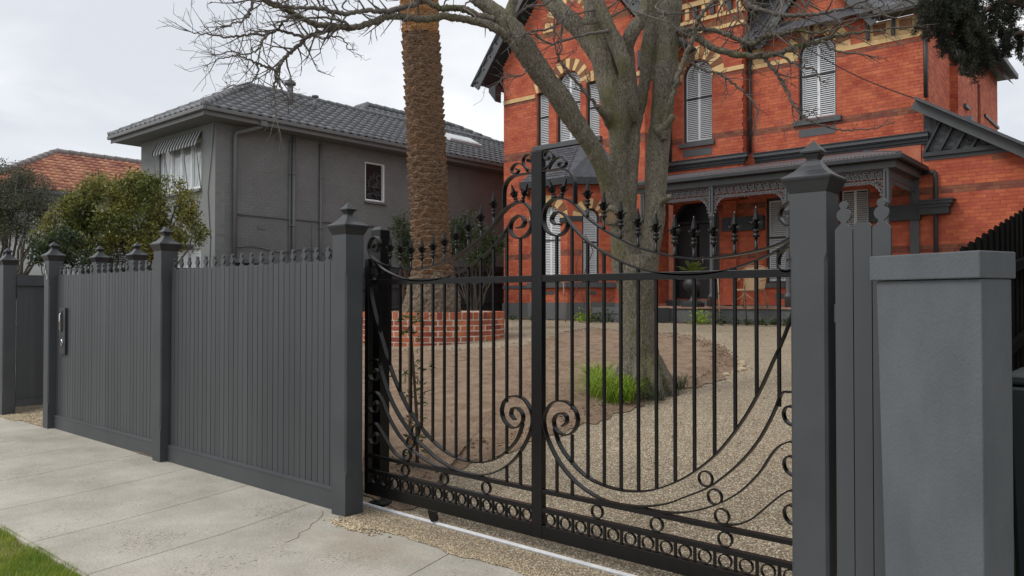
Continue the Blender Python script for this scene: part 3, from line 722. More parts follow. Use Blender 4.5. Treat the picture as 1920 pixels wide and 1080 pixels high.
# pedestrian gate with scrolled crest, between the set-back pillars
t = thing('pedestrian_gate', 'black iron pedestrian gate whose scrolled crest shows over the picket tops', 'gate', (-11.4, 1.14, .1))
gx = -11.395
for x in (-11.80, -10.99): g = MB(); g.box(x-.02, x+.02, 1.12, 1.16, .1, 1.9); obj('stile', g, gm, t)
for z in (.12, .9, 1.75): g = MB(); g.box(-11.779, -11.011, 1.125, 1.155, z, z+.04); obj('rail', g, gm, t)
for k in range(6): g = MB(); g.box(-11.70+.12*k, -11.686+.12*k, 1.132, 1.146, .161, 2.0); obj('picket', g, gm, t)
for s in (-1, 1):
    for c, dz in ((cS1, -.28), (cS2, -.28), (cR, -.23)):
        g = MB(); g.ribbon([(gx+s*u*1.15, z+dz) for u, z in cr_(c, 4)], .010, 1.125, 1.155); obj('crest_scroll', g, gm, t)
    g = MB(); g.ribbon([(gx+s*u, z-.16) for u, z in cr_([(.03, 2.1), (.10, 2.22), (.17, 2.16), (.13, 2.06), (.2, 2.0), (.33, 1.95), (.4, 1.93)], 5)], .010, 1.125, 1.155); obj('crest_scroll', g, gm, t)
    inst('finial', FIN, t, (gx+s*.11, 1.14, 2.05), rot=(0, s*.2, 0)); inst('finial', FIN, t, (gx+s*.22, 1.14, 1.95))
# three tall pickets between the right pillar and the rendered pier
g = MB(); g.prism(fin_outline(.0735, 0, 1.905), 0, .018); BF2 = g.mesh('finial_board_r', M['board'])
g = MB(); g.prism(plain_outline(.0735, 1.925), 0, .018); BP2 = g.mesh('plain_board_r', M['board'])
t = thing('picket_infill', 'three grey pickets between the right gate pillar and the rendered pier', 'fence', (-1.03, 0, 0))
for k, me in ((0, BF2), (1, BP2), (2, BF2)):
    inst('board', me, t, (-1.1115+.0775*k, .0, .014))
g = MB(); g.box(-1.16, -.80, .019, .06, .3, .38); g2 = MB(); g2.box(-1.16, -.80, .019, .06, 1.5, 1.58); obj('rail', g, M['fence'], t); obj('rail', g2, M['fence'], t)

# ================================================================== RENDERED PIER (neighbour's splayed wall end)
t = thing('rendered_pier', 'thick grey rendered pier with flat overhanging cap, nearest on the right', 'pier', (-.76, -.15, 0))
A = Vector((-.985, -.075)); B = Vector((-.552, -.252)); d = (B-A).normalized(); nrm = Vector((-d.y, d.x))
def quadprism(g, A, B, dep, z0, z1, taper=0.0):
    def q(sh): return [A+d*sh, B, B+nrm*dep, A+nrm*dep+d*sh]
    lo, hi = q(taper), q(0)
    return g.add([(*p, z0) for p in lo]+[(*p, z1) for p in hi], [(0, 3, 2, 1), (4, 5, 6, 7), (0, 1, 5, 4), (1, 2, 6, 5), (2, 3, 7, 6), (3, 0, 4, 7)])
g = MB(); quadprism(g, A+d*.018+nrm*.018, B-d*.006+nrm*.018, .19, -.02, 1.678, .045); obj('shaft', g, M['render'], t, bev=.006)
g = MB(); quadprism(g, A, B, .226, 1.68, 1.782); obj('cap', g, M['render'], t, bev=.005)
# side paling fence rising with the ground
t = thing('side_paling_fence', 'dark stained side fence of stepped palings behind the rendered pier', 'fence', (-.92, 2.5, .1))
pl = [];
for k in range(80):
    y = .62+.105*k; zt = 1.80+.185*(y-.9) if y < 5 else 2.56+.03*(y-5)
    g = MB(); dx = .012*(k % 2)
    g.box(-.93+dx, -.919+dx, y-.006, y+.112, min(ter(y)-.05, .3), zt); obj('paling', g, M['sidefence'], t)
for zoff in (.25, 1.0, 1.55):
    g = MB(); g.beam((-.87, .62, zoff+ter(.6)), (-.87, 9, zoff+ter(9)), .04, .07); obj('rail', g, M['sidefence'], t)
t = thing('wheelie_bin', 'dark bin standing half hidden behind the right side of the rendered pier', 'bin', (-.44, 1.4, 0))
g = MB(); g.add([(-.645, 1.20, .03), (-.26, 1.20, .03), (-.26, 1.6, .03), (-.645, 1.6, .03), (-.675, 1.15, 1.16), (-.22, 1.15, 1.16), (-.22, 1.66, 1.16), (-.675, 1.66, 1.16)], [(0, 3, 2, 1), (4, 5, 6, 7), (0, 1, 5, 4), (1, 2, 6, 5), (2, 3, 7, 6), (3, 0, 4, 7)]); obj('body', g, M['binm'], t, bev=.02)
g = MB(); g.box(-.685, -.21, 1.14, 1.68, 1.165, 1.22); obj('lid', g, M['binm'], t, bev=.015)
g = MB(); g.lathe([(.02, -.025), (.10, -.025), (.10, .025), (.02, .025)], c=(-.60, 1.63, .10), axis=(1, 0, 0), n=18); obj('wheel', g, M['rubber'], t)
# unseen hedge added off-frame to shade the right-hand sides of the pillars
hd = thing('unseen_shade_hedge', 'unseen tall dark hedge added to shade the right hand pillar faces', 'hedge', (1.9, 5, 0))
g = MB(); hr = random.Random(77)
for i in range(26000):
    f = hr.random(); y = hr.uniform(.7, 10.5)
    if f < .6: p = (1.25+abs(hr.gauss(0, .07)), y, hr.uniform(.05, 4.6))
    elif f < .8: p = (hr.uniform(1.25, 2.5), y, 4.6-abs(hr.gauss(0, .08)))
    else: p = (hr.uniform(1.25, 2.5), .7+abs(hr.gauss(0, .08)), hr.uniform(.05, 4.6))
    a = Vector((hr.gauss(0, 1), hr.gauss(0, 1), hr.gauss(0, 1))).normalized(); b = a.orthogonal().normalized(); P0 = Vector(p)
    g.add([P0-a*.05, P0+b*.025, P0+a*.05, P0-b*.025], [(0, 1, 2, 3)])
obj('foliage', g, M['leafC'], hd, kind='stuff')
g = MB(); g.box(1.35, 2.4, .8, 10.4, -.1, 4.5); obj('shade_core', g, M['conifer'], hd)  # solid core of the added hedge, blocks light from the right
# ================================================================== BRICK WORK helper
BR_COUNT = {}
def subtract(iv, a, b):
    out = []
    for p, q in iv:
        if b <= p or a >= q: out.append((p, q)); continue
        if a > p: out.append((p, a))
        if b < q: out.append((b, q))
    return out
def op_span(o, z):
    """half-open span of an opening at height z, None if not there. o = (uc, w, z0, z1, arch, r2)"""
    uc, w, z0, z1, arch, r2 = o
    if z < z0: return None
    if not arch: return (uc-w/2, uc+w/2) if z < z1 else None
    zs = z1-w/2
    if z < zs: return (uc-w/2, uc+w/2)
    r_ = r2 if r2 else w/2
    if z-zs >= r_: return None
    h = math.sqrt(r_*r_-(z-zs)**2); return (uc-h, uc+h)
def brickwall(root, P0, ud, nd, spans, z0, z1, openings, mats, bands=(), course=.086, bl=.24, thick=.28, keep=None, gap=.007, proud=.007, single=0, mort='brick_mortar', seed=1, nm='brick'):
    """P0: origin (u=0) point of the wall face, ud: unit vector along the wall, nd: outward normal.
    spans(z)->[(u0,u1)]; bands: [(za,zb,matkey)]; keep: fn(u,z)->bool telling which bricks become single parts"""
    P0 = Vector(P0); ud = Vector(ud); nd = Vector(nd); rs = random.Random(seed)
    acc = {}; body = MB(); n = int(round((z1-z0)/course)); cnt = 0
    for i in range(n):
        za = z0+i*course; zb = min(za+course, z1); zm = (za+zb)/2
        iv = list(spans(zm)); ivb = list(iv)
        for o in openings:
            s_ = op_span(o, zm)
            if s_: iv = subtract(iv, *s_)
            s2 = op_span((o[0], o[1], o[2], o[3], o[4], None), zm)
            if s2: ivb = subtract(ivb, *s2)
        for a, b in ivb:
            c = P0+ud*((a+b)/2)-nd*(thick/2); c.z = zm
            body.obox(c, ud, nd, (0, 0, 1), (b-a)/2, thick/2, (zb-za)/2)
        mk = mats
        for ba, bb, bm in bands:
            if ba <= zm < bb: mk = bm
        off = (i % 2)*bl/2+(0.0 if i % 4 < 2 else .03)
        for a, b in iv:
            k = math.floor((a-off)/bl)
            while off+k*bl < b:
                u0 = max(a, off+k*bl)+gap/2; u1 = min(b, off+(k+1)*bl)-gap/2; k += 1
                if u1-u0 < .02: continue
                pr = proud+rs.uniform(-.0015, .0015)
                c = P0+ud*((u0+u1)/2)+nd*(pr-.02)/2
                c = P0+ud*((u0+u1)/2)+nd*(pr/2-.005); c.z = zm
                hz = (zb-za-gap)/2
                if single and cnt < single and (keep is None or keep((u0+u1)/2, zm)):
                    g = MB(); g.obox((0, 0, 0), ud, nd, (0, 0, 1), (u1-u0)/2, pr/2+.005, hz)
                    key = (round(u1-u0, 3), mk, tuple(ud))
                    if key not in BR_COUNT: BR_COUNT[key] = g.mesh(nm, M[mk])
                    inst(nm, BR_COUNT[key], root, c); cnt += 1
                else:
                    acc.setdefault(mk, MB()).obox(c, ud, nd, (0, 0, 1), (u1-u0)/2, pr/2+.005, hz)
    obj('mortar_wall', body, M[mort], root)
    for mk, g in acc.items(): obj('brickwork', g, M[mk], root, kind='stuff')

# ================================================================== WINDOWS
def warch(w, z0, z1, arch, ins=0.0, n=14):
    h = w/2-ins; z0 += ins; 
    if not arch: return [(-h, z0), (h, z0), (h, z1-ins), (-h, z1-ins)]
    zs = z1-w/2; return [(-h, z0), (h, z0)]+[(h*math.cos(PI*k/n), zs+h*math.sin(PI*k/n)) for k in range(n+1)]+[]
def window(root, l, rz, w, h, arch=False, leaves=2, single=True, frame='trim_dark', white='louvre', rail=None, pitch=.054, label=None):
    """sash window with white plantation shutters; local frame: x along the wall, -y outwards, z up, origin mid-sill"""
    o = bpy.data.objects.new('window', None)
    fr = .055; O = warch(w, 0, h, arch); I = warch(w, 0, h, arch, fr)
    g = MB(); g.ring(O, I, .09, .17); me = g.mesh('window', M[frame])
    o = bpy.data.objects.new('window', me); link(o, root); o.location = Vector(l)-wloc(root); o.rotation_euler = (0, 0, rz)
    if label: o['label'] = label
    g = MB(); g.prism(warch(w, 0, h, arch, fr*.5), .225, .24); loc('pane', g, M['dkglass'], o)
    I2 = warch(w, 0, h, arch, fr+.028)
    g = MB(); g.ring(warch(w, 0, h, arch, fr+.001), I2, .13, .155)
    zr = rail if rail else h*.54
    if leaves == 2: g.box(-.033, .033, .128, .157, fr+.03, h-fr-.03)
    hw = w/2-fr-.03
    loc('shutter_frame', g, M[white], o)
    g = MB(); g.box(-w/2+fr+.001, w/2-fr-.001, .118, .127, zr-.022, zr+.022); loc('meeting_rail', g, M[frame], o)
    lw = (hw-.033 if leaves == 2 else 2*hw)
    g = MB(); g.obox((0, 0, 0), (1, 0, 0), (0, .72, .69), (0, -.69, .72), .5, .027, .004); sm = g.mesh('slat', M[white])
    joined = MB(); z = fr+.05
    while z < h-fr-.03:
        xs_ = [(.033, hw)] if leaves == 2 else [(-hw, hw)]
        if arch:
            zs = h-w/2; lim = hw if z < zs else math.sqrt(max(0, hw*hw-(z-zs)**2))-.006
            xs_ = [(.033, lim)] if leaves == 2 else [(-lim, lim)]
            if lim < .06: break
        for a, b in (xs_ if leaves == 1 else [xs_[0], (-xs_[0][1], -xs_[0][0])]):
            if b-a < .02: continue
            if single:
                s_ = bpy.data.objects.new('slat', sm); link(s_, o); s_.location = ((a+b)/2, .143, z); s_.scale = (b-a, 1, 1)
            else: joined.obox(((a+b)/2, .143, z), (1, 0, 0), (0, .72, .69), (0, -.69, .72), (b-a)/2, .027, .004)
        z += pitch
    if not single: loc('slats', joined, M[white], o, kind='stuff')
    return o
def voussoirs(root, l, rz, r1, r2, n=13, keys=('brick_tan', 'brick_brown'), a0=0, a1=PI):
    for k in range(n):
        t0 = a0+(a1-a0)*k/n+.012; t1 = a0+(a1-a0)*(k+1)/n-.012
        P = [(r1*math.cos(t0), r1*math.sin(t0)), (r2*math.cos(t0), r2*math.sin(t0)), (r2*math.cos((t0+t1)/2), r2*math.sin((t0+t1)/2)), (r2*math.cos(t1), r2*math.sin(t1)), (r1*math.cos(t1), r1*math.sin(t1))]
        g = MB(); g.prism(P, -.014, .04)
        o = bpy.data.objects.new('arch_brick', g.mesh('arch_brick', M[keys[k % 2]])); link(o, root); o.location = Vector(l)-wloc(root); o.rotation_euler = (0, 0, rz)

# ================================================================== RED BRICK VILLA
H = thing('red_brick_villa', 'two storey red brick Victorian villa with gables, cream arches and a cast iron veranda', 'house', (-9, 17, 1.0))
ZB = .95
YA, YB, YC = 15.38, 16.68, 16.98
XL, XA, XB_, XC = -16.64, -11.35, -9.02, -4.50
bandsU = [(2.86, 3.04, 'brick_dark'), (6.10, 6.28, 'brick_dark'), (7.84, 7.94, 'brick_dark')]
# --- wing A (left gabled wing)
gx0 = -14.0; slope = 1.256
def spanA(z):
    if z < 8.55: return [(0, XA-XL)]
    hw = (12.55-z)/slope
    hw = min(hw, 2.66)
    return [(-14.0-XL-hw, -14.0-XL+hw)] if hw > .05 else []
opA = [(-14.03-XL, .90, 6.42, 8.60, True, .80), (-15.02-XL, .48, 6.42, 8.10, False, None), (-13.13-XL, .48, 6.42, 8.10, False, None)]
brickwall(H, (XL, YA, 0), (1, 0, 0), (0, -1, 0), spanA, ZB+.55, 12.5, opA, 'brick', bands=bandsU+[(9.72, 9.9, 'brick_brown')], seed=2)
wm = window(H, (-14.03, YA, 6.42), 0, .90, 2.18, arch=True)
voussoirs(H, (-14.03, YA-.006, 8.15), 0, .455, .80, 13)
for x in (-15.02, -13.13):
    window(H, (x, YA, 6.42), 0, .48, 1.68, leaves=1)
    for k in range(5):
        g = MB(); a = -.30+.12*k; b = a+.115; g.prism([(x+a*.85, 8.10), (x+b*.85, 8.10), (x+b*1.15, 8.40), (x+a*1.15, 8.40)], YA-.014, YA+.03); obj('arch_brick', g, M[('brick_tan', 'brick_brown')[k % 2]], H)
for a, b in ((XL+.002, -15.32), (-12.83, XA-.021)):
    g = MB(); g.box(a, b, YA-.03, YA+.02, 7.955, 8.075); obj('string_course', g, M['brick_tan'], H)
g = MB(); g.box(-15.36, -12.80, YA-.10, YA+.05, 6.27, 6.415); obj('sill', g, M['trim'], H, bev=.01)
# decorative pointed arch high in the gable
voussoirs(H, (-14.0, YA-.006, 10.05), 0, .62, .92, 15)
for s in (-1, 1):
    g = MB(); g.prism([(-14.0+s*.60, 9.92), (-14.0+s*.98, 9.92), (-14.0+s*.98, 10.05), (-14.0+s*.60, 10.05)] if s > 0 else [(-14.0+s*.98, 9.92), (-14.0+s*.60, 9.92), (-14.0+s*.60, 10.05), (-14.0+s*.98, 10.05)], YA-.03, YA+.02); obj('impost', g, M['brick_tan'], H)
for i, z in enumerate([10.3, 10.5, 10.7, 10.9]):
    for s in (-1, 1):
        g = MB(); g.box(-14.0+s*(.62-.12*i)-.07, -14.0+s*(.62-.12*i)+.07, YA-.02, YA+.01, z+.35, z+.46); obj('brick', g, M['brick_tan' if i % 2 else 'brick_brown'], H)
# barge boards and roof of wing A
pk = 12.95
for s in (-1, 1):
    a = Vector((gx0+s*3.42, YA-.42, 8.52)); b = Vector((gx0, YA-.42, pk-.02))
    dd = (b-a).normalized(); up = Vector((0, -1, 0)).cross(dd) if s < 0 else dd.cross(Vector((0, -1, 0)))
    if up.z < 0: up = -up
    g = MB(); g.obox((a+b)/2+up*.12, dd, (0, 1, 0), up, (b-a).length/2, .022, .155); obj('barge_board', g, M['trim'], H)
    g = MB(); g.obox((a+b)/2+up*.30, dd, (0, 1, 0), up, (b-a).length/2+.05, .06, .025); obj('barge_capping', g, M['trim_dark'], H)
    L_ = (b-a).length; n = 12
    for k in range(n):
        c = a+dd*(L_*(k+.4)/n)+up*.13+Vector((0, -.024, 0)); g = MB(); g.lathe([(.001, 0), (.035, 0), (.035, .004), (.001, .004)], c=c, axis=(0, -1, 0), n=12); obj('barge_hole', g, M['dark'], H)
    # roof plane with slate courses
    n = 28; up0 = Vector((s*slope, 0, 1)).normalized()
    ridge = Vector((gx0, 0, pk+.25)); ee = Vector((gx0+s*3.5, 0, pk+.25-3.5*slope))
    dn = (ee-ridge).normalized(); Ln = (ee-ridge).length
    g = MB(); rs_ = random.Random(3+s)
    for i in range(n):
        m0 = ridge+dn*(Ln*(i+.5)/n)+up0*.012
        y = YA-.5+(.15 if i % 2 else 0)
        while y < 27:
            y1 = min(y+.3, 27); g.obox((m0.x, (y+y1)/2, m0.z), dn+up0*.03, (0, 1, 0), up0, Ln/n/2+.03, (y1-y)/2-.004, .006+rs_.uniform(0, .004)); y += .3
    obj('slates', g, M['slate'], H, kind='stuff')
    g = MB(); m0 = (ridge+ee)/2-up0*.05; g.obox((m0.x, (YA-.42+27)/2, m0.z), dn, (0, 1, 0), up0, Ln/2, (27-YA+.40)/2, .045); obj('roof_deck', g, M['trim_dark'], H)
    g = MB(); g.tube([(ee.x+s*.04, YA-.48, ee.z-.02), (ee.x+s*.04, 27, ee.z-.02)], .06, 8); obj('gutter', g, M['trim_dark'], H)
g = MB()
for s in (-1, 1): g.prism([(gx0+s*2.66, 8.0), (gx0+s*2.95, 8.35), (gx0+s*2.95, 8.5), (gx0+s*2.66, 8.55)][::s], YA-.4, YA-.12)
obj('eave_bracket', g, M['trim_dark'], H)
# wing A right-hand side wall (faces +X) back to block B
brickwall(H, (XA, YA, 0), (0, 1, 0), (1, 0, 0), lambda z: [(0.0, YB-YA+.02)], ZB+.55, 8.5, [], 'brick', bands=bandsU, seed=3, thick=.2)
g = MB(); g.box(XA-.02, XA+.03, YA-.025, YB-.01, 7.955, 8.075); obj('string_course', g, M['brick_tan'], H)
g = MB(); g.box(XA-.02, XA+.035, YA+.12, YB-.01, 8.13, 8.45); obj('frieze', g, M['trim_dark'], H)
brickwall(H, (XL, YA, 0), (0, 1, 0), (-1, 0, 0), lambda z: [(0.0, 11.0)], ZB, 8.5, [], 'brick', seed=33, thick=.2)
# --- canted bay at the foot of wing A with slate skirt
fx0, fx1, fy_ = -14.75, -13.35, YA-.95
corners = [(-15.35, YA), (-14.75, fy_), (-13.35, fy_), (-12.4, YA)]
bay_ang = []
for i in range(3):
    a = Vector((*corners[i], 0)); b = Vector((*corners[i+1], 0)); dd = (b-a); L_ = dd.length; dd.normalize(); nn = Vector((dd.y, -dd.x, 0)); rz = math.atan2(dd.y, dd.x); bay_ang.append(rz)
    ow = .88 if i == 1 else .50
    ops = [(L_/2, ow, 2.12, 4.40, True, .0)] if i == 1 else [(L_/2, ow, 2.12, 4.25, True, .0)]
    ops = [(o[0], o[1], o[2], o[3], o[4], ow/2+.28) for o in ops]
    brickwall(H, a, dd, nn, lambda z, L_=L_: [(0, L_)], ZB+.55, 4.95, ops, 'brick', bands=bandsU[:2], seed=5+i, thick=.12, bl=.2)
    p = a+dd*L_/2
    window(H, (p.x, p.y, 2.12), rz, ow, ops[0][3]-2.12, arch=True, leaves=2 if i == 1 else 1, single=False, pitch=.05)
    zs = ops[0][3]-ow/2
    voussoirs(H, (p.x+nn.x*.006, p.y+nn.y*.006, zs), rz, ow/2+.005, ow/2+.28, 9)
    g = MB(); g.obox((p.x+nn.x*.03, p.y+nn.y*.03, 2.03), dd, nn, (0, 0, 1), L_/2+.03, .07, .075); obj('sill', g, M['trim'], H)
    g = MB(); g.obox((p.x+nn.x*.04, p.y+nn.y*.04, (ZB+1.52)/2-.1), dd, nn, (0, 0, 1), L_/2+.03, .05, (1.52-ZB)/2+.1); obj('plinth', g, M['plinth'], H)
    for side in (-1, 1):
        q = p+dd*side*(ow/2+(L_/2-ow/2)/2)
        g = MB(); g.obox((q.x+nn.x*.02, q.y+nn.y*.02, zs-.05), dd, nn, (0, 0, 1), (L_/2-ow/2)/2-.004, .03, .07); obj('band', g, M['trim_dark'], H)
    g = MB(); g.obox((p.x+nn.x*.004, p.y+nn.y*.004, 1.80), dd, nn, (0, 0, 1), .20 if i == 1 else .15, .012, .05); obj('vent', g, M['trim'], H)
    # skirt roof facet, mitred to its neighbours
    a2 = Vector((*corners[i], 5.12)); b2 = Vector((*corners[i+1], 5.12))
    SK = [Vector((-15.72, YA, 5.10)), Vector((-14.87, fy_-.27, 5.10)), Vector((-13.22, fy_-.27, 5.10)), Vector((-12.02, YA, 5.10))]
    ST = [Vector((-15.05, YA-.02, 6.22)), Vector((-14.55, YA-.12, 6.22)), Vector((-13.55, YA-.12, 6.22)), Vector((-12.85, YA-.02, 6.22))]
    A3, B3, TA, TB = SK[i], SK[i+1], ST[i], ST[i+1]
    g = MB(); nrow = 13; rs_ = random.Random(i+9)
    up0 = (B3-A3).cross(TA-A3).normalized()
    if up0.dot(nn+Vector((0, 0, 1))) < 0: up0 = -up0
    for r_ in range(nrow):
        f0, f1 = r_/nrow, (r_+1.15)/nrow
        l0, l1 = A3.lerp(TA, f0), B3.lerp(TB, f0); m0, m1 = A3.lerp(TA, min(f1, 1)), B3.lerp(TB, min(f1, 1))
        nn_ = max(2, int((l1-l0).length/.22))
        for k in range(nn_+1):
            h = .5*(r_ % 2)/nn_
            s0, s1 = min(1, max(0, k/nn_-h)), min(1, max(0, (k+1)/nn_-h))
            if s1-s0 < .01: continue
            q = [l0.lerp(l1, s0)+up0*.020, l0.lerp(l1, s1-.008)+up0*(.020+rs_.uniform(0, .006)), m0.lerp(m1, s1-.008)+up0*.006, m0.lerp(m1, s0)+up0*.006]
            g.add(q+[v-up0*.012 for v in q], [(0, 1, 2, 3), (0, 4, 5, 1), (1, 5, 6, 2), (3, 7, 4, 0)])
    obj('slates', g, M['slate'], H, kind='stuff')
    g = MB(); g.add([A3, B3, TB, TA, A3-Vector((0, 0, .03)), B3-Vector((0, 0, .03))], [(0, 1, 2, 3), (4, 5, 1, 0)]); obj('skirt_deck', g, M['slate'], H)
    g = MB(); mid = (A3+B3)/2; g.obox((mid.x, mid.y, mid.z-.09), dd, nn, (0, 0, 1), (B3-A3).length/2, .03, .10); obj('fascia', g, M['trim_dark'], H)
    g = MB(); mid = (a2+b2)/2+nn*.13; g.obox((mid.x, mid.y, 4.97), dd, nn, (0, 0, 1), (b2-a2).length/2+.05, .15, .02); obj('soffit', g, M['trim_dark'], H)
# plinth and ground wall bits of wing A
for a, b in ((XL-.03, -15.36), (-12.39, XA+.03)):
    g = MB(); g.box(a, b, YA-.05, YA+.1, ZB-.2, ZB+.55); obj('plinth', g, M['plinth'], H)
    if b < -14:
        g = MB(); g.box(a, b-.01, YA-.03, YA+.02, 1.95, 2.06); obj('band', g, M['trim'], H)
# --- block B with arched window
def upper(z, x0, x1): return [(0, x1-x0)]
ZT = 10.4
brickwall(H, (XA, YB, 0), (1, 0, 0), (0, -1, 0), lambda z: [(0, XB_-XA)], 4.4, ZT, [(-10.40-XA, .92, 6.12, 8.50, True, .83)], 'brick', bands=bandsU+[(9.32, 9.5, 'brick_brown')], seed=7)
brickwall(H, (XB_, YB, 0), (0, 1, 0), (1, 0, 0), lambda z: [(0, YC-YB+.01)], 4.4, ZT, [], 'brick', bands=bandsU, seed=8, thick=.15)
window(H, (-10.40, YB, 6.12), 0, .92, 2.38, arch=True)
voussoirs(H, (-10.40, YB-.006, 8.04), 0, .465, .83, 13)
g = MB(); g.box(-10.95, -9.85, YB-.09, YB+.05, 5.98, 6.115); obj('sill', g, M['trim'], H, bev=.01)
g = MB(); g.box(-10.85, -9.95, YB-.018, YB+.02, 5.72, 5.93); obj('panel', g, M['trim'], H)
for z, h, p in ((9.20, .10, .05), (9.55, .10, .06), (10.0, .14, .12)):
    g = MB(); g.box(XA+.02, XB_+p, YB-p, YB+.1, z, z+h); obj('string_course', g, M['brick_tan'], H)
for k in range(9):
    g = MB(); g.box(XA+.1+k*.26, XA+.22+k*.26, YB-.09, YB+.02, 9.66, 9.99); obj('corbel', g, M['trim_dark' if k % 2 else 'brick_tan'], H)
for a, b in ((XA+.01, -10.87), (-9.93, XB_+.03)):
    g = MB(); g.box(a, b, YB-.03, YB+.02, 7.955, 8.075); obj('string_course', g, M['brick_tan'], H)
g = MB(); g.box(XA-.1, XB_+.3, YB-.35, YB+6, 10.42, 10.55); obj('eave', g, M['trim'], H)
g = MB(); g.add([(XA-.3, YB-.4, 10.56), (XB_+.35, YB-.4, 10.56), (XB_+.35, YB+6, 10.56), (XA-.3, YB+6, 10.56), ((XA+XB_)/2, YB+1.3, 12.2), ((XA+XB_)/2, YB+4.5, 12.2)], [(0, 1, 4), (1, 2, 5, 4), (2, 3, 5), (3, 0, 4, 5)]); obj('roof', g, M['slate'], H)
# --- wall C (main, right) with gablet over the window
def spanC(z):
    if z < 8.56: return [(0, XC-XB_)]
    hw = (10.3-z)/1.27; return [(-7.12-XB_-hw, -7.12-XB_+hw)] if hw > .05 else []
kp = lambda u, z: z < 5.05
brickwall(H, (XB_, YC, 0), (1, 0, 0), (0, -1, 0), spanC, 4.4, 10.3, [(-7.12-XB_, .97, 6.35, 8.54, True, .86)], 'brick', bands=bandsU, seed=9)
window(H, (-7.12, YC, 6.35), 0, .97, 2.19, arch=True)
voussoirs(H, (-7.12, YC-.006, 8.055), 0, .49, .86, 13)
g = MB(); g.box(-7.74, -6.50, YC-.09, YC+.05, 6.20, 6.345); obj('sill', g, M['trim'], H, bev=.01)
g = MB(); g.box(-7.60, -6.66, YC-.018, YC+.02, 5.90, 6.10); obj('panel', g, M['trim'], H)
for a, b in ((XB_+.031, -7.62), (-6.62, XC+.03)):
    g = MB(); g.box(a, b, YC-.03, YC+.02, 7.965, 8.085); obj('string_course', g, M['brick_tan'], H)
# frieze with corbels and sunk panels each side of the gablet
for x0, x1 in ((-8.98, -8.55), (-5.92, XC)):
    g = MB(); g.box(x0, x1, YC-.012, YC+.01, 8.10, 8.50); obj('frieze', g, M['brick_tan'], H)
    x = x0+.03
    while x < x1-.05:
        g = MB(); g.prism([(x, 8.12), (x+.08, 8.12), (x+.08, 8.52), (x, 8.52)], YC-.10, YC-.013); obj('corbel', g, M['trim_dark'], H)
        if x+.5 < x1+.1:
            g = MB(); g.box(x+.17, x+.46, YC-.03, YC-.013, 8.20, 8.46); obj('sunk_panel', g, M['brick_brown'], H)
        x += .60
# gablet barge boards
for s in (-1, 1):
    a = Vector((-7.12+s*1.52, YC-.28, 8.44)); b = Vector((-7.12, YC-.28, 10.38)); dd = (b-a).normalized(); up = Vector((-dd.z*(1 if s < 0 else -1), 0, abs(dd.x)))
    g = MB(); g.obox((a+b)/2+up*.02, dd, (0, 1, 0), up, (b-a).length/2, .02, .15); obj('barge_board', g, M['trim'], H)
    g = MB(); g.obox((a+b)/2+up*.19, dd, (0, 1, 0), up, (b-a).length/2+.04, .05, .02); obj('barge_capping', g, M['trim_dark'], H)
    for k in range(6):
        c = a+dd*((b-a).length*(k+.3)/6)+up*.03+Vector((0, -.022, 0)); g = MB(); g.lathe([(.001, 0), (.033, 0), (.033, .004), (.001, .004)], c=c, axis=(0, -1, 0), n=12); obj('barge_hole', g, M['dark'], H)
    g = MB(); g.add([(-7.12, YC-.3, 10.52), (-7.12+s*1.65, YC-.3, 8.50), (-7.12+s*1.65, YC+.6, 8.50), (-7.12, YC+2.6, 10.52)], [(0, 1, 2, 3) if s > 0 else (3, 2, 1, 0)]); obj('gablet_roof', g, M['slate'], H)
# main eaves, gutter and slate roof
for x0, x1 in ((XB_+.01, -8.60), (-5.60, XC+.45)):
    g = MB(); g.box(x0, x1, YC-.42, YC-.02, 8.53, 8.56); obj('soffit', g, M['trim'], H)
    g = MB(); g.box(x0, x1, YC-.50, YC-.425, 8.56, 8.72); obj('gutter', g, M['trim'], H, bev=.01)
rs_ = random.Random(12)
g = MB(); n = 16
for i in range(n):
    x = XB_+.02+(.15 if i % 2 else 0); yy = YC-.42+i*.24; zz = 8.72+i*.215
    while x < XC+.45-i*.22:
        x1 = min(x+.3, XC+.45)
        if not (abs((x+x1)/2+7.12) < 1.62-(zz-8.5)/1.27 and yy < YC+2.6): g.obox(((x+x1)/2, yy+.12, zz+.12+rs_.uniform(0, .006)), (1, 0, 0), Vector((0, .745, .667)).normalized(), Vector((0, -.667, .745)).normalized(), (x1-x)/2-.004, .18, .007)
        x += .3
obj('slates', g, M['slate'], H, kind='stuff')
g = MB(); g.add([(XB_, YC-.42, 8.70), (XC+.45, YC-.42, 8.70), (XC-3.0, YC+3.4, 12.1), (XB_, YC+3.4, 12.1), (XC+.45, YC+9.6, 8.70), (XC-3.0, YC+6.0, 12.1)], [(0, 1, 2, 3), (1, 4, 5, 2)]); obj('roof_deck', g, M['slate'], H)
# moulded cornice between the storeys
def cornice(x0, x1, y, ret=None):
    for za, zb, p in ((5.34, 5.40, .05), (5.40, 5.47, .09), (5.47, 5.50, .13), (5.50, 5.59, .17), (5.59, 5.615, .20)):
        g = MB(); g.box(x0, x1+(p if ret else 0), y-p, y+.03, za+.0005, zb-.0005); obj('cornice', g, M['trim_dark' if za < 5.5 or za > 5.58 else 'trim'], H)
cornice(XA+.01, XB_+.001, YB, True); cornice(XB_+.22, XC+.02, YC)
# downpipes
def pipe(P, r, m, nm='downpipe', n=10): g = MB(); g.tube(P, r, n); return obj(nm, g, M[m], H)
pipe([(XB_+.10, YC-.09, 8.3), (XB_+.10, YC-.09, 5.66)], .045, 'trim_dark')
pipe([(XC-.04, YC-.06, 8.1), (XC-.04, YC-.06, 6.45)], .045, 'trim_dark')
pipe([(XA+.12, YB-.08, 10.2), (XA+.12, YB-.08, 5.63)], .045, 'trim_dark')
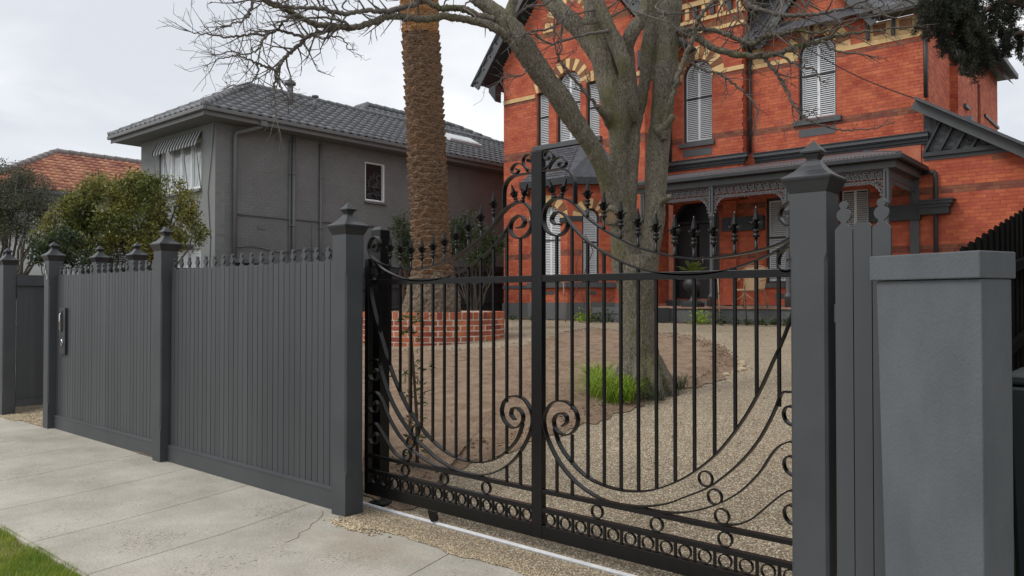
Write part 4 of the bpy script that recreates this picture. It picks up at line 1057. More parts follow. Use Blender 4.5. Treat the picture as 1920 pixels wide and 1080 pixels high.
# tower right-hand side wall facing +X
brickwall(H, (XC, YC, 0), (0, 1, 0), (1, 0, 0), lambda z: [(0, 9.4)], 4.9, 8.9, [(6.2, .55, 6.3, 8.1, False, None)], 'brick', bands=[(6.1, 6.28, 'brick_dark')], seed=11, thick=.3)
brickwall(H, (XC, YC+2.35, 0), (1, 0, 0), (0, -1, 0), lambda z: [(0, .18)], 5.0, 8.3, [], 'brick', seed=13, thick=.1)
brickwall(H, (XC+.18, YC+2.35, 0), (0, 1, 0), (1, 0, 0), lambda z: [(0, 2.6)], 5.0, 8.3, [], 'brick', seed=14, thick=.18)
g = MB(); g.box(XC+.16, XC+.26, YC+3.0, YC+3.5, 6.75, 6.85); obj('ledge', g, M['trim'], H)
g = MB(); g.box(XC-.1, XC-.05, YC+5.9, YC+6.5, 6.3, 8.1); obj('pane', g, M['dkglass'], H)
g = MB(); g.box(XC+.01, XC+.06, YC+7.0, YC+9.4, 7.25, 7.33); obj('band', g, M['trim_dark'], H)
g = MB(); g.box(XC-.1, XC+.46, YC-.42, YC+9.7, 8.92, 8.95); obj('soffit', g, M['trim'], H)
g = MB(); g.box(XC+.461, XC+.56, YC-.48, YC+9.75, 8.90, 9.06); obj('gutter', g, M['trim'], H, bev=.01)
# --- ground storey back wall under veranda and lean-to wall to the right
opG = [(-10.60+11.35, 1.45, 1.60, 4.55, True, None), (-8.05+11.35, .95, 2.05, 4.35, False, None), (-6.22+11.35, .75, 2.05, 4.45, False, None)]
XR = 3.2
def spanG(z):
    if z < 4.42: return [(0, XR+11.35)]
    x1 = XR if z < 5.0 else XR
    # gable line of the lean-to: wall stops at the timber beam / rake
    xr = -4.68+(6.12-z)/.64
    return [(XC-.1+11.35, min(XR, xr)+11.35)]
G_ = H
brickwall(G_, (-11.35, YC, 0), (1, 0, 0), (0, -1, 0), spanG, ZB+.5, 5.02, opG, 'brick', bands=[(2.72, 2.90, 'brick_dark'), (4.10, 4.28, 'brick_dark')], seed=15, single=300, keep=lambda u, z: u > XC+11.35 and z > 2.0)
g = MB(); g.box(-11.35, XR, YC-.05, YC+.1, ZB-.2, ZB+.5); obj('plinth', g, M['plinth'], H)
g = MB(); g.box(XB_+.02, -4.66, YC-.04, YC+.03, 4.45, 5.33); obj('wall_under_cornice', g, M['brick_mortar'], H)
# door: dark panelled double door with fanlight
dr = MB(); dr.ring(warch(1.45, 1.60, 4.55, True), warch(1.45, 1.60, 4.55, True, .07), .02, .18); dr.v = [(x-10.60, y+YC, z) for x, y, z in dr.v]
door = obj('door', dr, M['trim_dark'], H)
for s in (-1, 1):
    g = MB(); g.box(-10.60+s*.33-.30, -10.60+s*.33+.30, YC+.12, YC+.16, 1.67, 3.80); lf = obj('door_leaf', g, M['trim_dark'], door)
g = MB(); g.box(-11.26, -9.94, YC+.05, YC+.14, 3.82, 3.90); obj('transom', g, M['trim_dark'], door)
g = MB(); g.box(-11.25, -9.95, YC+.19, YC+.20, 1.62, 4.5); obj('fanlight', g, M['dkglass'], door)
g = MB(); g.tube([(-10.42, YC+.08, 2.62), (-10.42, YC+.05, 2.66), (-10.42, YC+.05, 2.84), (-10.42, YC+.08, 2.88)], .012, 8); obj('handle', g, M['chrome'], door)
# pilaster by the door, band across the wall, windows
brickwall(H, (-9.72, YC-.12, 0), (1, 0, 0), (0, -1, 0), lambda z: [(0, .40)], ZB+.5, 4.4, [], 'brick', bands=[(2.72, 2.90, 'brick_dark')], seed=16, thick=.11)
for a, b in ((-9.74, -8.54), (-7.55, -6.62), (-5.82, -4.66)):
    g = MB(); g.box(a, b, YC-.16, YC-.001, 3.52, 3.90); obj('band', g, M['trim_dark'], H)
for z0, z1, p in ((3.62, 3.78, .14), (3.78, 3.86, .19), (3.86, 3.93, .25), (3.93, 3.965, .28)):
    g = MB(); g.box(-4.659, -4.15+p*.8, YC-.16-p*.6, YC+.02, z0, z1-.001); obj('hood_moulding', g, M['trim_dark'], H)
window(H, (-8.05, YC, 2.05), 0, .95, 2.3, leaves=1, single=False)
window(H, (-6.22, YC, 2.05), 0, .75, 2.4, leaves=2, single=False)
for x in (-8.05, -6.22):
    g = MB(); g.box(x-.6, x+.6, YC-.08, YC+.02, 1.93, 2.045); obj('sill', g, M['trim'], H)
    g = MB(); g.box(x-.22, x+.22, YC-.012, YC+.01, 1.62, 1.76); obj('vent', g, M['trim'], H)
# lean-to gable: beam, textured infill with raking battens, barge, roof
g = MB(); g.box(-4.62, 1.2, YC-.10, YC+.05, 5.02, 5.115); obj('gable_beam', g, M['trim_dark'], H)
g = MB(); g.box(-4.60, 1.2, YC-.03, YC+.05, 4.93, 5.0195); obj('beam_moulding', g, M['trim'], H)
g = MB(); nx2 = 60
def rk(x): return 6.30-(x+4.68)*.64
vs = []; fs = []
xx = [-4.60+i*2.35/nx2 for i in range(nx2+1)]
for x in xx:
    zt = max(5.12, rk(x)-.12)
    for j in range(15):
        z = 5.116+(zt-5.116)*j/14; vs.append((x, YC-.02-.03*mnoise.noise(Vector((x*14, z*14, 0))), z))
for i in range(nx2):
    for j in range(14): fs.append((i*15+j, (i+1)*15+j, (i+1)*15+j+1, i*15+j+1))
g.add(vs, fs, True); obj('roughcast_infill', g, M['trim_dark'], H)
for k in range(7):
    xb = -4.58+.33*k; dx = .42*max(.15, (rk(xb)-5.2)); 
    z1 = min(rk(xb+dx)-.14, 6.1)
    if z1 < 5.2: continue
    g = MB(); g.beam((xb, YC-.07, 5.12), (xb+dx*.8, YC-.07, z1), .05, .07, up=(0, 1, 0)); obj('batten', g, M['trim_dark'], H)
a = Vector((-4.72, YC-.30, 6.33)); b = Vector((3.4, YC-.30, 6.33-.64*8.12)); dd = (b-a).normalized(); up = Vector((.64, 0, 1)).normalized()
g = MB(); g.obox((a+b)/2-up*.07, dd, (0, 1, 0), up, (b-a).length/2, .02, .115); obj('barge_board', g, M['trim'], H)
g = MB(); g.obox((a+b)/2+up*.075, dd, (0, 1, 0), up, (b-a).length/2+.03, .05, .028); obj('barge_capping', g, M['trim_dark'], H)
g = MB(); g.box(-3.95, -3.55, YC-.27, YC-.03, 5.62, 5.82); obj('bracket_block', g, M['trim'], H)
g = MB(); g.obox((a+b)/2+Vector((0, 4.3, 0))+up*.06, dd, (0, 1, 0), up, (b-a).length/2, 4.5, .03); obj('lean_to_roof', g, M['slate'], H)
g = MB(); g.box(-3.2, -2.92, YC-.012, YC-.001, 4.80, 4.90); obj('vent', g, M['brick_dark'], H)
# downpipe returning from the veranda gutter
pipe([(-4.62, YC-.09, 4.63), (-4.36, YC-.09, 4.63), (-4.34, YC-.09, 4.60), (-4.34, YC-.09, 1.0)], .05, 'trim_dark')
# --- veranda
VY = 14.78; VX0, VX1 = -11.33, -4.72; VF = 1.42
g = MB(); g.box(VX0, VX1+.1, VY-.12, YC-.055, ZB-.3, VF-.05); obj('veranda_base', g, M['plinth'], H)
g = MB(); g.box(VX0, VX1+.14, VY-.16, YC-.055, VF-.049, VF); obj('veranda_floor', g, M['vfloor'], H)
g = MB(); g.box(VX0-.9, -10.15, VY-1.05, VY-.165, ZB-.3, VF-.03); obj('porch_step', g, M['plinth'], H)
g = MB(); g.box(VX0-.9, -10.15, VY-1.055, VY-1.0505, 1.22, 1.235); obj('step_groove', g, M['dark'], H)
g = MB(); g.box(VX0+.02, -10.02, YC-.5, YC-.06, VF+.001, 1.59); obj('door_step', g, M['trim'], H)
posts = [-11.05, -9.03, -7.06, -4.86]
for x in posts:
    g = MB(); g.box(x-.055, x+.055, VY-.05, VY+.06, 3.76, 4.50); c_ = obj('post_pilaster', g, M['trim'], H)
    g = MB(); g.box(x-.012, x+.012, VY-.052, VY-.0505, 3.84, 4.44); obj('groove', g, M['dark'], c_)
    g = MB(); g.lathe([(.085, VF), (.085, VF+.22), (.095, VF+.23), (.095, VF+.28), (.07, VF+.31), (.058, VF+.36), (.05, 3.3), (.048, 3.55), (.06, 3.57), (.05, 3.6), (.055, 3.66), (.085, 3.74), (.085, 3.76)], c=(x, VY, 0), n=14); obj('veranda_column', g, M['trim'], H)
    g = MB()
    for k in range(8):
        an = k*PI/4; g.add([(x+.05*math.cos(an-.3), VY+.05*math.sin(an-.3), 3.62), (x+.05*math.cos(an+.3), VY+.05*math.sin(an+.3), 3.62), (x+.11*math.cos(an), VY+.11*math.sin(an), 3.75)], [(0, 1, 2)])
    obj('capital_leaves', g, M['trim_dark'], H)
g = MB(); g.box(VX0, VX1+.06, VY-.065, VY+.065, 4.505, 4.64); obj('veranda_beam', g, M['trim'], H)
g = MB(); g.box(VX1-.07, VX1+.06, VY+.066, YC-.06, 4.505, 4.64); obj('veranda_beam', g, M['trim'], H)
g = MB(); g.box(VX0, VX1+.24, VY-.24, VY-.12, 4.66, 4.78); obj('veranda_gutter', g, M['trim_dark'], H, bev=.02)
g = MB(); g.box(VX1+.12, VX1+.24, VY-.119, YC-.06, 4.66, 4.78); obj('veranda_gutter', g, M['trim_dark'], H, bev=.02)
# corrugated roof, hipped at the right
def corr(pts, nc, nm):
    A_, B_, C_, D_ = [Vector(p) for p in pts]; g = MB(); nrm_ = (B_-A_).cross(D_-A_).normalized()
    if nrm_.z < 0: nrm_ = -nrm_
    g.grid(nc*4, 4, lambda u, v: tuple(A_.lerp(B_, u).lerp(D_.lerp(C_, u), v)+nrm_*.010*math.cos(u*nc*2*PI)), True); return obj(nm, g, M['iron'], H)
corr([(VX0, VY-.2, 4.79), (VX1+.2, VY-.2, 4.79), (-5.95, YC-.02, 5.32), (VX0, YC-.02, 5.32)], 80, 'veranda_roof')
corr([(VX1+.2, VY-.2, 4.79), (VX1+.2, YC-.02, 4.79), (-5.94, YC-.02, 5.32), (-5.95, YC-.021, 5.32)], 20, 'veranda_roof_hip')
g = MB(); g.beam((VX1+.2, VY-.2, 4.805), (-5.95, YC-.04, 5.335), .06, .03); obj('hip_capping', g, M['iron'], H)
g = MB(); g.box(VX0, VX1+.1, VY-.1, YC-.05, 4.645, 4.655); obj('veranda_ceiling', g, M['trim'], H)
# cast iron lace: frieze, fringe and brackets built from rings and scrolls
def lace(pa, pb, name='lace_frieze'):
    pa = Vector(pa); pb = Vector(pb); L_ = (pb-pa).length; dd = (pb-pa).normalized(); rz = math.atan2(dd.y, dd.x)
    g = MB(); z0, z1 = 4.24, 4.50
    g.box(0, L_, -.008, .008, z1-.018, z1); g.box(0, L_, -.008, .008, z0, z0+.014); g.box(0, L_, -.007, .007, z1-.055, z1-.045)
    n = max(2, int(L_/.17)); w = L_/n
    for k in range(n):
        x = (k+.5)*w; zc = (z0+z1)/2-.015
        g.circ(x, zc, .066, .018, -.008, .008, 12); g.circ(x, zc, .032, .016, -.008, .008, 8)
        for a in range(4):
            an = PI/4+a*PI/2; g.ribbon([(x+.06*math.cos(an), zc+.06*math.sin(an)), (x+.10*math.cos(an+.35), zc+.09*math.sin(an+.1)), (x+.085*math.cos(an+.8), zc+.10*math.sin(an))], .018, -.008, .008)
        g.box(k*w-.005, k*w+.005, -.006, .006, z0+.014, z1-.055)
        # fringe
        for h in (0, .5):
            xx_ = (k+h)*w+w*.25; mid = abs((xx_/L_)-.5); ln = .05+(.07 if mid < .03 else 0)
            g.circ(xx_, z0-.03, .034, .018, -.008, .008, 8)
            g.prism([(xx_-w*.25, z0-.001), (xx_-w*.19, z0-.04), (xx_-w*.25, z0-.05-ln*.6), (xx_-w*.31, z0-.04)], -.006, .006)
    o = bpy.data.objects.new(name, g.mesh(name, M['lace'])); link(o, H); o.location = pa-wloc(H); o.location.z = -wloc(H).z; o.rotation_euler = (0, 0, rz)
    for s, xo in ((1, 0.0), (-1, L_)):
        if L_ < 1.2 and s < 0: continue
        g = MB(); R_ = .48
        g.ribbon([(xo+s*(R_-R_*math.cos(t)), z0-R_+R_*math.sin(t)) for t in [PI/2*k/10 for k in range(11)]], .016, -.007, .007)
        for rr, t in ((.42, .35), (.36, .8), (.30, 1.25)): pass
        for cx, cz, r_ in ((.075, -.07, .060), (.19, -.055, .050), (.06, -.20, .052), (.29, -.035, .030), (.045, -.31, .036), (.135, -.135, .035), (.04, -.40, .026), (.37, -.03, .020)):
            g.circ(xo+s*cx, z0+cz, r_*1.08, .019, -.008, .008, 10)
            g.ribbon([(xo+s*(cx+r_*.5*math.cos(t)), z0+cz+r_*.5*math.sin(t)) for t in [k*PI/5 for k in range(8)]], .010, -.006, .006)
        g.box(min(xo, xo+s*.014), max(xo, xo+s*.014), -.006, .006, z0-.5, z0)
        o = bpy.data.objects.new('lace_bracket', g.mesh('lace_bracket', M['lace'])); link(o, H); o.location = pa-wloc(H); o.location.z = -wloc(H).z; o.rotation_euler = (0, 0, rz)
for a, b in zip(posts, posts[1:]): lace((a+.057, VY, 0), (b-.057, VY, 0))
lace((-4.80, VY+.07, 0), (-4.80, YC-.08, 0))
# pilaster strip on the wall at the veranda end
g = MB(); g.box(-4.90, -4.70, YC-.085, YC-.055, 1.5, 4.5); obj('wall_pilaster', g, M['trim'], H)
# service cable clipped from the gablet arch to the lean-to peak
g = MB(); A_ = Vector((-7.78, YC-.05, 8.60)); B_ = Vector((-4.60, YC-.36, 6.33)); pts = [A_.lerp(B_, k/12)-Vector((0, 0, .16*math.sin(PI*k/12))) for k in range(13)]; pts += [Vector((-3.9, YC-.36, 5.88))]
g.tube(pts, .014, 6); tag(obj('service_cable', g, M['rubber']), 'thin black service cable sagging across the upper brick wall to the lean-to roof', 'cable')
# ================================================================== GREY TWO-STOREY FLATS NEXT DOOR
GH = thing('grey_flats', 'two storey grey painted brick flats with tiled hip roof and striped window awning', 'house', (-21.5, 12, .8))
gX, gY = -19.4, 6.9
brickwall(GH, (gX, gY, 0), (0, 1, 0), (1, 0, 0), lambda z: [(0, 17.5)], .7, 6.35, [(12.27-gY, .78, 4.72, 5.95, False, None), (9.9-gY+1.2, .8, 2.05, 3.05, False, None)], 'gwall', seed=21, gap=.006, proud=.0045, single=300, keep=lambda u, z: 1.0 < u < 9.5 and 2.9 < z < 5.2 and u < 8, mort='gmortar', thick=.25)
g = MB(); fw = MB()
# rendered front wall with two window openings
for x0, x1, z0, z1 in ((-23.85, -22.65, .5, 6.35), (-20.15, -19.395, .5, 6.35), (-22.65, -20.15, 6.07, 6.35), (-22.65, -20.15, 3.0, 4.62), (-22.65, -20.15, .5, 1.6)):
    g.box(x0, x1, gY-.02, gY+.25, z0, z1)
obj('rendered_wall', g, M['grender'], GH)
def frontwin(x0, x1, z0, z1, lights, m='white'):
    g = MB(); g.ring([(x0, z0), (x1, z0), (x1, z1), (x0, z1)], [(x0+.05, z0+.05), (x1-.05, z0+.05), (x1-.05, z1-.05), (x0+.05, z1-.05)], gY+.04, gY+.12)
    f = obj('window', g, M[m], GH)
    w = (x1-x0-.1)/lights
    for k in range(lights):
        a = x0+.05+k*w; 
        if k: g = MB(); g.box(a-.03, a+.03, gY+.03, gY+.12, z0+.051, z1-.051); obj('mullion', g, M[m], f)
        g = MB(); g.ring([(a+.035, z0+.055), (a+w-.035, z0+.055), (a+w-.035, z1-.055), (a+.035, z1-.055)], [(a+.08, z0+.10), (a+w-.08, z0+.10), (a+w-.08, z1-.10), (a+.08, z1-.10)], gY+.05, gY+.10); obj('sash', g, M[m], f)
        g = MB(); g.box(a+.08, a+w-.08, gY+.075, gY+.085, z0+.10, z1-.10); obj('pane', g, M['glass'], f)
        g = MB(); g.box(a+.06, a+w-.06, gY+.14, gY+.15, z0+.06, z0+(z1-z0)*.72); obj('blind', g, M['plaster'], f)
    g = MB(); g.box(x0-.05, x1+.05, gY-.10, gY+.04, z0-.07, z0-.001); obj('sill', g, M['gtrim'], f)
frontwin(-22.64, -20.16, 4.63, 6.06, 4); frontwin(-22.64, -20.16, 1.62, 2.99, 3)
g = MB(); g.prism([(-22.9, 3.06), (-20.55, 3.06), (-20.55, 3.12), (-22.9, 3.12)], gY-.45, gY-.021); obj('window_hood', g, M['gtrim'], GH)
# striped awning
aw = thing('window_awning', 'black and white striped canvas awning over the upper window of the grey flats', 'awning', (-21.4, 6.5, 5.9))
n = 30; x0, x1 = -22.70, -20.10
for k in range(n):
    a = x0+(x1-x0)*k/n; b = x0+(x1-x0)*(k+1)/n; m_k = M['awnw' if k % 2 else 'awnb']
    g = MB(); mid = (a+b)/2
    g.add([(a, gY-.06, 6.20), (b, gY-.06, 6.20), (b, gY-.20, 5.90), (a, gY-.20, 5.90), (b, gY-.22, 5.81), (mid, gY-.22, 5.77), (a, gY-.22, 5.81),
           (a, gY-.05, 6.19), (b, gY-.05, 6.19), (b, gY-.19, 5.89), (a, gY-.19, 5.89)], [(0, 3, 2, 1), (3, 6, 5, 4, 2), (7, 8, 9, 10)])
    obj('stripe', g, m_k, aw)
for x in (x0+.03, x1-.03, x0+.75, x1-.75)[:4]:
    g = MB(); g.tube([(x, gY-.03, 4.60), (x-.0, gY-.20, 5.84)], .012, 6); obj('arm', g, M['gtrim'], aw)
# eaves: soffit, fascia gutter
ex0, ex1, ey0, ey1 = -24.5, -18.7, 6.2, 25.0
g = MB(); g.box(ex0+.08, ex1-.08, ey0+.08, ey1-.08, 6.352, 6.372); obj('soffit', g, M['gsoffit'], GH)
for (a, b) in (((ex0, ey0), (ex1, ey0)), ((ex1, ey0), (ex1, ey1))):
    g = MB()
    if a[1] == b[1]: g.box(a[0], b[0], a[1]+.05, a[1]+.07, 6.33, 6.50)
    else: g.box(a[0]-.07, a[0]-.05, a[1], b[1], 6.33, 6.50)
    obj('fascia', g, M['gtrim'], GH)
    P_ = [(.0, 6.44), (.0, 6.53), (.008, 6.53), (.01, 6.46), (.09, 6.44)]
    g = MB()
    if a[1] == b[1]: g.box(a[0]-.04, b[0]+.04, a[1]-.05, a[1]+.049, 6.44, 6.545)
    else: g.box(a[0]-.049, a[0]+.05, a[1]+.05, b[1], 6.44, 6.545)
    obj('gutter', g, M['gtrim'], GH, bev=.02)
# tiled hip roof
def tile_plane(root, P0, ud, sd, ulen, slen, left, right, m, pitch_u=.30, pitch_s=.33, single=0, nm='roof_tile', amp=.030, order=None, thick=.012, seed=0, wave=True):
    """P0 lower left corner on the eave, ud along the eave, sd up the slope. left/right(s) give the u limits at slope distance s"""
    P0, ud, sd = Vector(P0), Vector(ud), Vector(sd); nn = ud.cross(sd).normalized()
    if nn.z < 0: nn = -nn
    nt_ = 6
    prof = [(0, .0), (.12, .75), (.28, 1.0), (.45, .6), (.55, .05), (.78, 0), (1.0, .0)] if wave else [(0, 0), (.5, .1), (1, 0)]
    def tmesh(w, L2):
        g = MB(); vs = []
        for s_ in (0, 1):
            for a, h in prof: p = ud*(a*w)+sd*(s_*L2)+nn*(h*amp+(.042 if s_ == 0 else .002)); vs.append(p)
        k = len(prof)
        for a, h in prof: vs.append(ud*(a*w)+nn*(h*amp+.004))
        fs = [(i, i+1, k+i+1, k+i) for i in range(k-1)]+[(2*k+i, 2*k+i+1, i+1, i) for i in range(k-1)]
        return vs, fs
    vs0, fs0 = tmesh(pitch_u*.985, pitch_s*1.06)
    me = None; acc = MB(); cnt = 0; rs = random.Random(seed)
    rows = int(slen/pitch_s)
    for r_ in range(rows):
        s_ = r_*pitch_s; l_, rr = left(s_), right(s_)
        k = math.ceil(l_/pitch_u)
        while k*pitch_u+pitch_u*.6 < rr:
            p = P0+ud*(k*pitch_u)+sd*s_+nn*rs.uniform(-.001, .003)
            if cnt < single:
                if me is None: gg = MB(); gg.add(vs0, fs0, True); me = gg.mesh(nm, m)
                inst(nm, me, root, p); cnt += 1
            else: acc.add([p+v for v in vs0], fs0, True)
            k += 1
    obj('roof_tiles', acc, m, root, kind='stuff')
rise = 1.62; hw = (ex1-ex0)/2; SL = math.hypot(hw, rise); sn = rise/SL; cs = hw/SL
tile_plane(GH, (ex1, ey0, 6.55), (0, 1, 0), (-cs, 0, sn), ey1-ey0, SL, lambda s: s*cs, lambda s: ey1-ey0-.1, M['gtile'], single=300, seed=1)
tile_plane(GH, (ex0, ey0, 6.55), (1, 0, 0), (0, cs, sn), ex1-ex0, SL, lambda s: s*cs, lambda s: ex1-ex0-s*cs, M['gtile'], seed=2)
g = MB(); rz_ = 6.55+rise; xm = (ex0+ex1)/2
g.add([(ex0, ey0, 6.54), (ex1, ey0, 6.54), (xm, ey0+hw, rz_-.01), (ex1, ey1, 6.54), (xm, ey1, rz_-.01), (ex0, ey1, 6.54)], [(0, 1, 2), (1, 3, 4, 2), (5, 0, 2, 4)]); obj('roof_deck', g, M['dark'], GH)
def ridge_caps(root, a, b, m, step=.36, r=.10):
    a, b = Vector(a), Vector(b); L_ = (b-a).length; n = int(L_/step); dd = (b-a)/n
    for k in range(n):
        g = MB(); g.tube([a+dd*k+Vector((0, 0, .005)), a+dd*(k+1.06)+Vector((0, 0, -.012))], [r*1.03, r*.93], 10); obj('ridge_tile', g, m, root)
ridge_caps(GH, (ex1, ey0, 6.57), (xm, ey0+hw, rz_+.03), M['gtile']); ridge_caps(GH, (ex0, ey0, 6.57), (xm, ey0+hw, rz_+.03), M['gtile'])
ridge_caps(GH, (xm, ey0+hw, rz_+.03), (xm, ey1-.5, rz_+.03), M['gtile'])
# second, higher hip behind
q0, q1, qy0, qy1, qz = -28.6, -19.4, 11.0, 25.0, 6.7; qh = (q1-q0)/2; qr = qh*math.tan(R(28.5)); QS = math.hypot(qh, qr)
tile_plane(GH, (q1, qy0, qz), (0, 1, 0), (-qh/QS, 0, qr/QS), qy1-qy0, QS, lambda s: s*qh/QS, lambda s: qy1-qy0-s*qh/QS, M['gtile'], seed=3)
tile_plane(GH, (q0, qy0, qz), (1, 0, 0), (0, qh/QS, qr/QS), q1-q0, QS, lambda s: s*qh/QS, lambda s: q1-q0-s*qh/QS, M['gtile'], seed=4)
g = MB(); qm = (q0+q1)/2; g.add([(q0, qy0, qz-.01), (q1, qy0, qz-.01), (q1, qy1, qz-.01), (q0, qy1, qz-.01), (qm, qy0+qh, qz+qr-.02), (qm, qy1-qh, qz+qr-.02)], [(0, 1, 4), (1, 2, 5, 4), (2, 3, 5), (3, 0, 4, 5)]); obj('roof_deck', g, M['dark'], GH)
for a, b in (((q1, qy0, qz), (qm, qy0+qh, qz+qr)), ((q0, qy0, qz), (qm, qy0+qh, qz+qr)), ((qm, qy0+qh, qz+qr), (qm, qy1-qh, qz+qr)), ((q1, qy1, qz), (qm, qy1-qh, qz+qr))):
    ridge_caps(GH, Vector(a)+Vector((0, 0, .03)), Vector(b)+Vector((0, 0, .03)), M['gtile'], .42, .12)
# skylight and roof vents
def onroof(y, dx): return Vector((ex1-dx, y, 6.55+dx*rise/hw))
c = onroof(17.3, 1.85); g = MB(); g.obox(c+Vector((.03, 0, .08)), (0, 1, 0), (-cs, 0, sn), Vector((sn, 0, cs)), .85, .36, .05); sk = obj('skylight', g, M['white'], GH, bev=.01)
g = MB(); g.obox(c+Vector((.05, 0, .135)), (0, 1, 0), (-cs, 0, sn), Vector((sn, 0, cs)), .78, .30, .006); obj('pane', g, M['glass'], sk)
def pipeG(P, r, m='gwall', nm='pipe', n=10): g = MB(); g.tube(P, r, n); return obj(nm, g, M[m], GH)
c = onroof(9.85, 1.75); v = pipeG([c, c+Vector((0, 0, .62))], .09, 'gtile', 'flue'); g = MB(); g.lathe([(.10, .60), (.17, .62), (.17, .70), (.12, .74), (.03, .80)], c=c, n=14); obj('flue_cowl', g, M['gtrim'], v)
c = onroof(10.75, 1.75); v = pipeG([c, c+Vector((0, 0, .42))], .055, 'gtile', 'flue'); g = MB(); g.lathe([(.06, .40), (.11, .42), (.11, .47), (.02, .49)], c=c, n=12); obj('flue_cowl', g, M['gtrim'], v)
# downpipes and service pipes on the side wall
pipeG([(-18.78, 7.9, 6.44), (-18.80, 7.9, 6.30), (-19.28, 7.42, 6.12), (-19.30, 7.40, 6.0), (-19.30, 7.40, 1.0)], .058, 'gtrim', 'downpipe')
g = MB(); g.box(-18.86, -18.68, 7.80, 8.0, 6.30, 6.46); obj('rainwater_head', g, M['gtrim'], GH)
for y, r_, zt in ((9.25, .055, 6.3), (9.12, .02, 6.2), (10.18, .04, 6.25)):
    p = pipeG([(-19.33, y, zt), (-19.33, y, .9)], r_, 'gtrim')
    for z in (2.2, 3.7, 5.2): g = MB(); g.lathe([(r_+.012, 0), (r_+.012, .06)], c=(-19.33, y, z), n=10); obj('collar', g, M['gtrim'], p)
pipeG([(-19.36, 7.42, 3.93), (-19.36, 13.2, 3.93)], .018, 'gtrim'); pipeG([(-19.36, 9.9, 3.93), (-19.36, 9.9, 2.6)], .012, 'gtrim')
pts = [(-19.36, 7.5+.25*k, 3.02+.06*math.sin(k*.9)) for k in range(14)]; pipeG(pts, .013, 'gtrim', 'cable')
pipeG([(-19.42+.0, 6.86, 6.3), (-19.75, 6.86, 4.5), (-19.6, 6.86, 3.2), (-19.7, 6.86, 1)], .012, 'gtrim', 'cable')
for y, z in ((8.25, 3.62), (11.4, 3.6)):
    g = MB(); g.box(-19.41, -19.375, y-.11, y+.11, z-.05, z+.05); obj('vent', g, M['gtrim'], GH)
g = MB(); g.box(-19.40, -19.15, 7.3, 9.2, 2.60, 2.72); obj('ledge', g, M['gtrim'], GH)
g = MB(); g.box(-19.40, -19.05, 10.6, 11.5, 3.06, 3.12); obj('window_hood', g, M['gtrim'], GH)
# leadlight window on the side wall
wy0, wy1, wz0, wz1 = 11.88, 12.66, 4.72, 5.95
g = MB(); 
for a, b, c_, d_ in ((wy0, wy1, wz0, wz0+.05), (wy0, wy1, wz1-.03, wz1), (wy0, wy0+.03, wz0+.051, wz1-.031), (wy1-.06, wy1, wz0+.051, wz1-.031)): g.box(gX-.08, gX+.012, a, b, c_, d_)
sw = obj('window', g, M['white'], GH)
g = MB(); g.box(gX-.07, gX-.06, wy0+.05, wy1-.07, wz0+.07, wz1-.05); obj('pane', g, M['dkglass'], sw)
g = MB()
for k in range(7):
    for j in range(4): g.circ(0, 0, .001, .0005, 0, .0001, 3) if False else None
g = MB(); rs_ = random.Random(4)
for k in range(26):
    cy = rs_.uniform(wy0+.12, wy1-.14); cz = rs_.uniform(wz0+.12, wz1-.3); r_ = rs_.uniform(.04, .11)
    g.tube([(gX-.045, cy+r_*math.cos(a*.5), cz+r_*math.sin(a*.5)) for a in range(11)], .006, 4)
g.tube([(gX-.04, wy0+.05, wz0+.47), (gX-.04, wy1-.07, wz0+.47)], .008, 4)
obj('leadlight_tracery', g, M['gtrim'], sw)
g = MB(); g.box(gX+.0, gX+.09, wy0-.02, wy1+.05, wz0-.07, wz0-.001); obj('sill', g, M['gtrim'], sw)
# lower hooded window right of the pipes
g = MB(); g.box(gX-.05, gX+.0, 10.75, 11.4, 2.2, 3.0); obj('window', g, M['white'], GH)

# ================================================================== RED TILED HOUSE beyond
RH = thing('red_tiled_house', 'pale single house with terracotta tiled hip roof behind the shrubs', 'house', (-35, 9, .9))
rx, rX, rz0, rzz = -35.2, -31.3, 5.62, 7.72; hw2 = rX-rx; S2 = math.hypot(hw2, rzz-rz0); c2, s2 = hw2/S2, (rzz-rz0)/S2
ry0 = 8.38-hw2
tile_plane(RH, (rX, ry0, rz0), (0, 1, 0), (-c2, 0, s2), 16, S2, lambda s: s*c2, lambda s: 16, M['rtile'], pitch_u=.3, pitch_s=.33, seed=5, single=300, amp=.03)
tile_plane(RH, (rx-hw2, ry0, rz0), (1, 0, 0), (0, c2, s2), 2*hw2, S2, lambda s: s*c2, lambda s: 2*hw2-s*c2, M['rtile'], seed=6)
g = MB(); g.add([(rx-hw2, ry0, rz0-.01), (rX, ry0, rz0-.01), (rX, ry0+16, rz0-.01), (rx-hw2, ry0+16, rz0-.01), (rx, ry0+hw2, rzz-.01), (rx, ry0+16, rzz-.01)], [(0, 1, 4), (1, 2, 5, 4), (3, 0, 4, 5)]); obj('roof_deck', g, M['rridge'], RH)
ridge_caps(RH, (rX, ry0, rz0+.03), (rx, ry0+hw2, rzz+.03), M['rridge'], .45, .13); ridge_caps(RH, (rx, ry0+hw2, rzz+.03), (rx, ry0+15.5, rzz+.03), M['rridge'], .45, .13)
g = MB(); g.box(rx-hw2+.5, rX-.5, ry0+.5, ry0+15, .5, rz0-.1); obj('wall', g, M['plaster'], RH)
g = MB(); g.box(rx-hw2, rX+.05, ry0-.05, ry0+16, rz0-.14, rz0-.012); obj('gutter', g, M['gtrim'], RH)
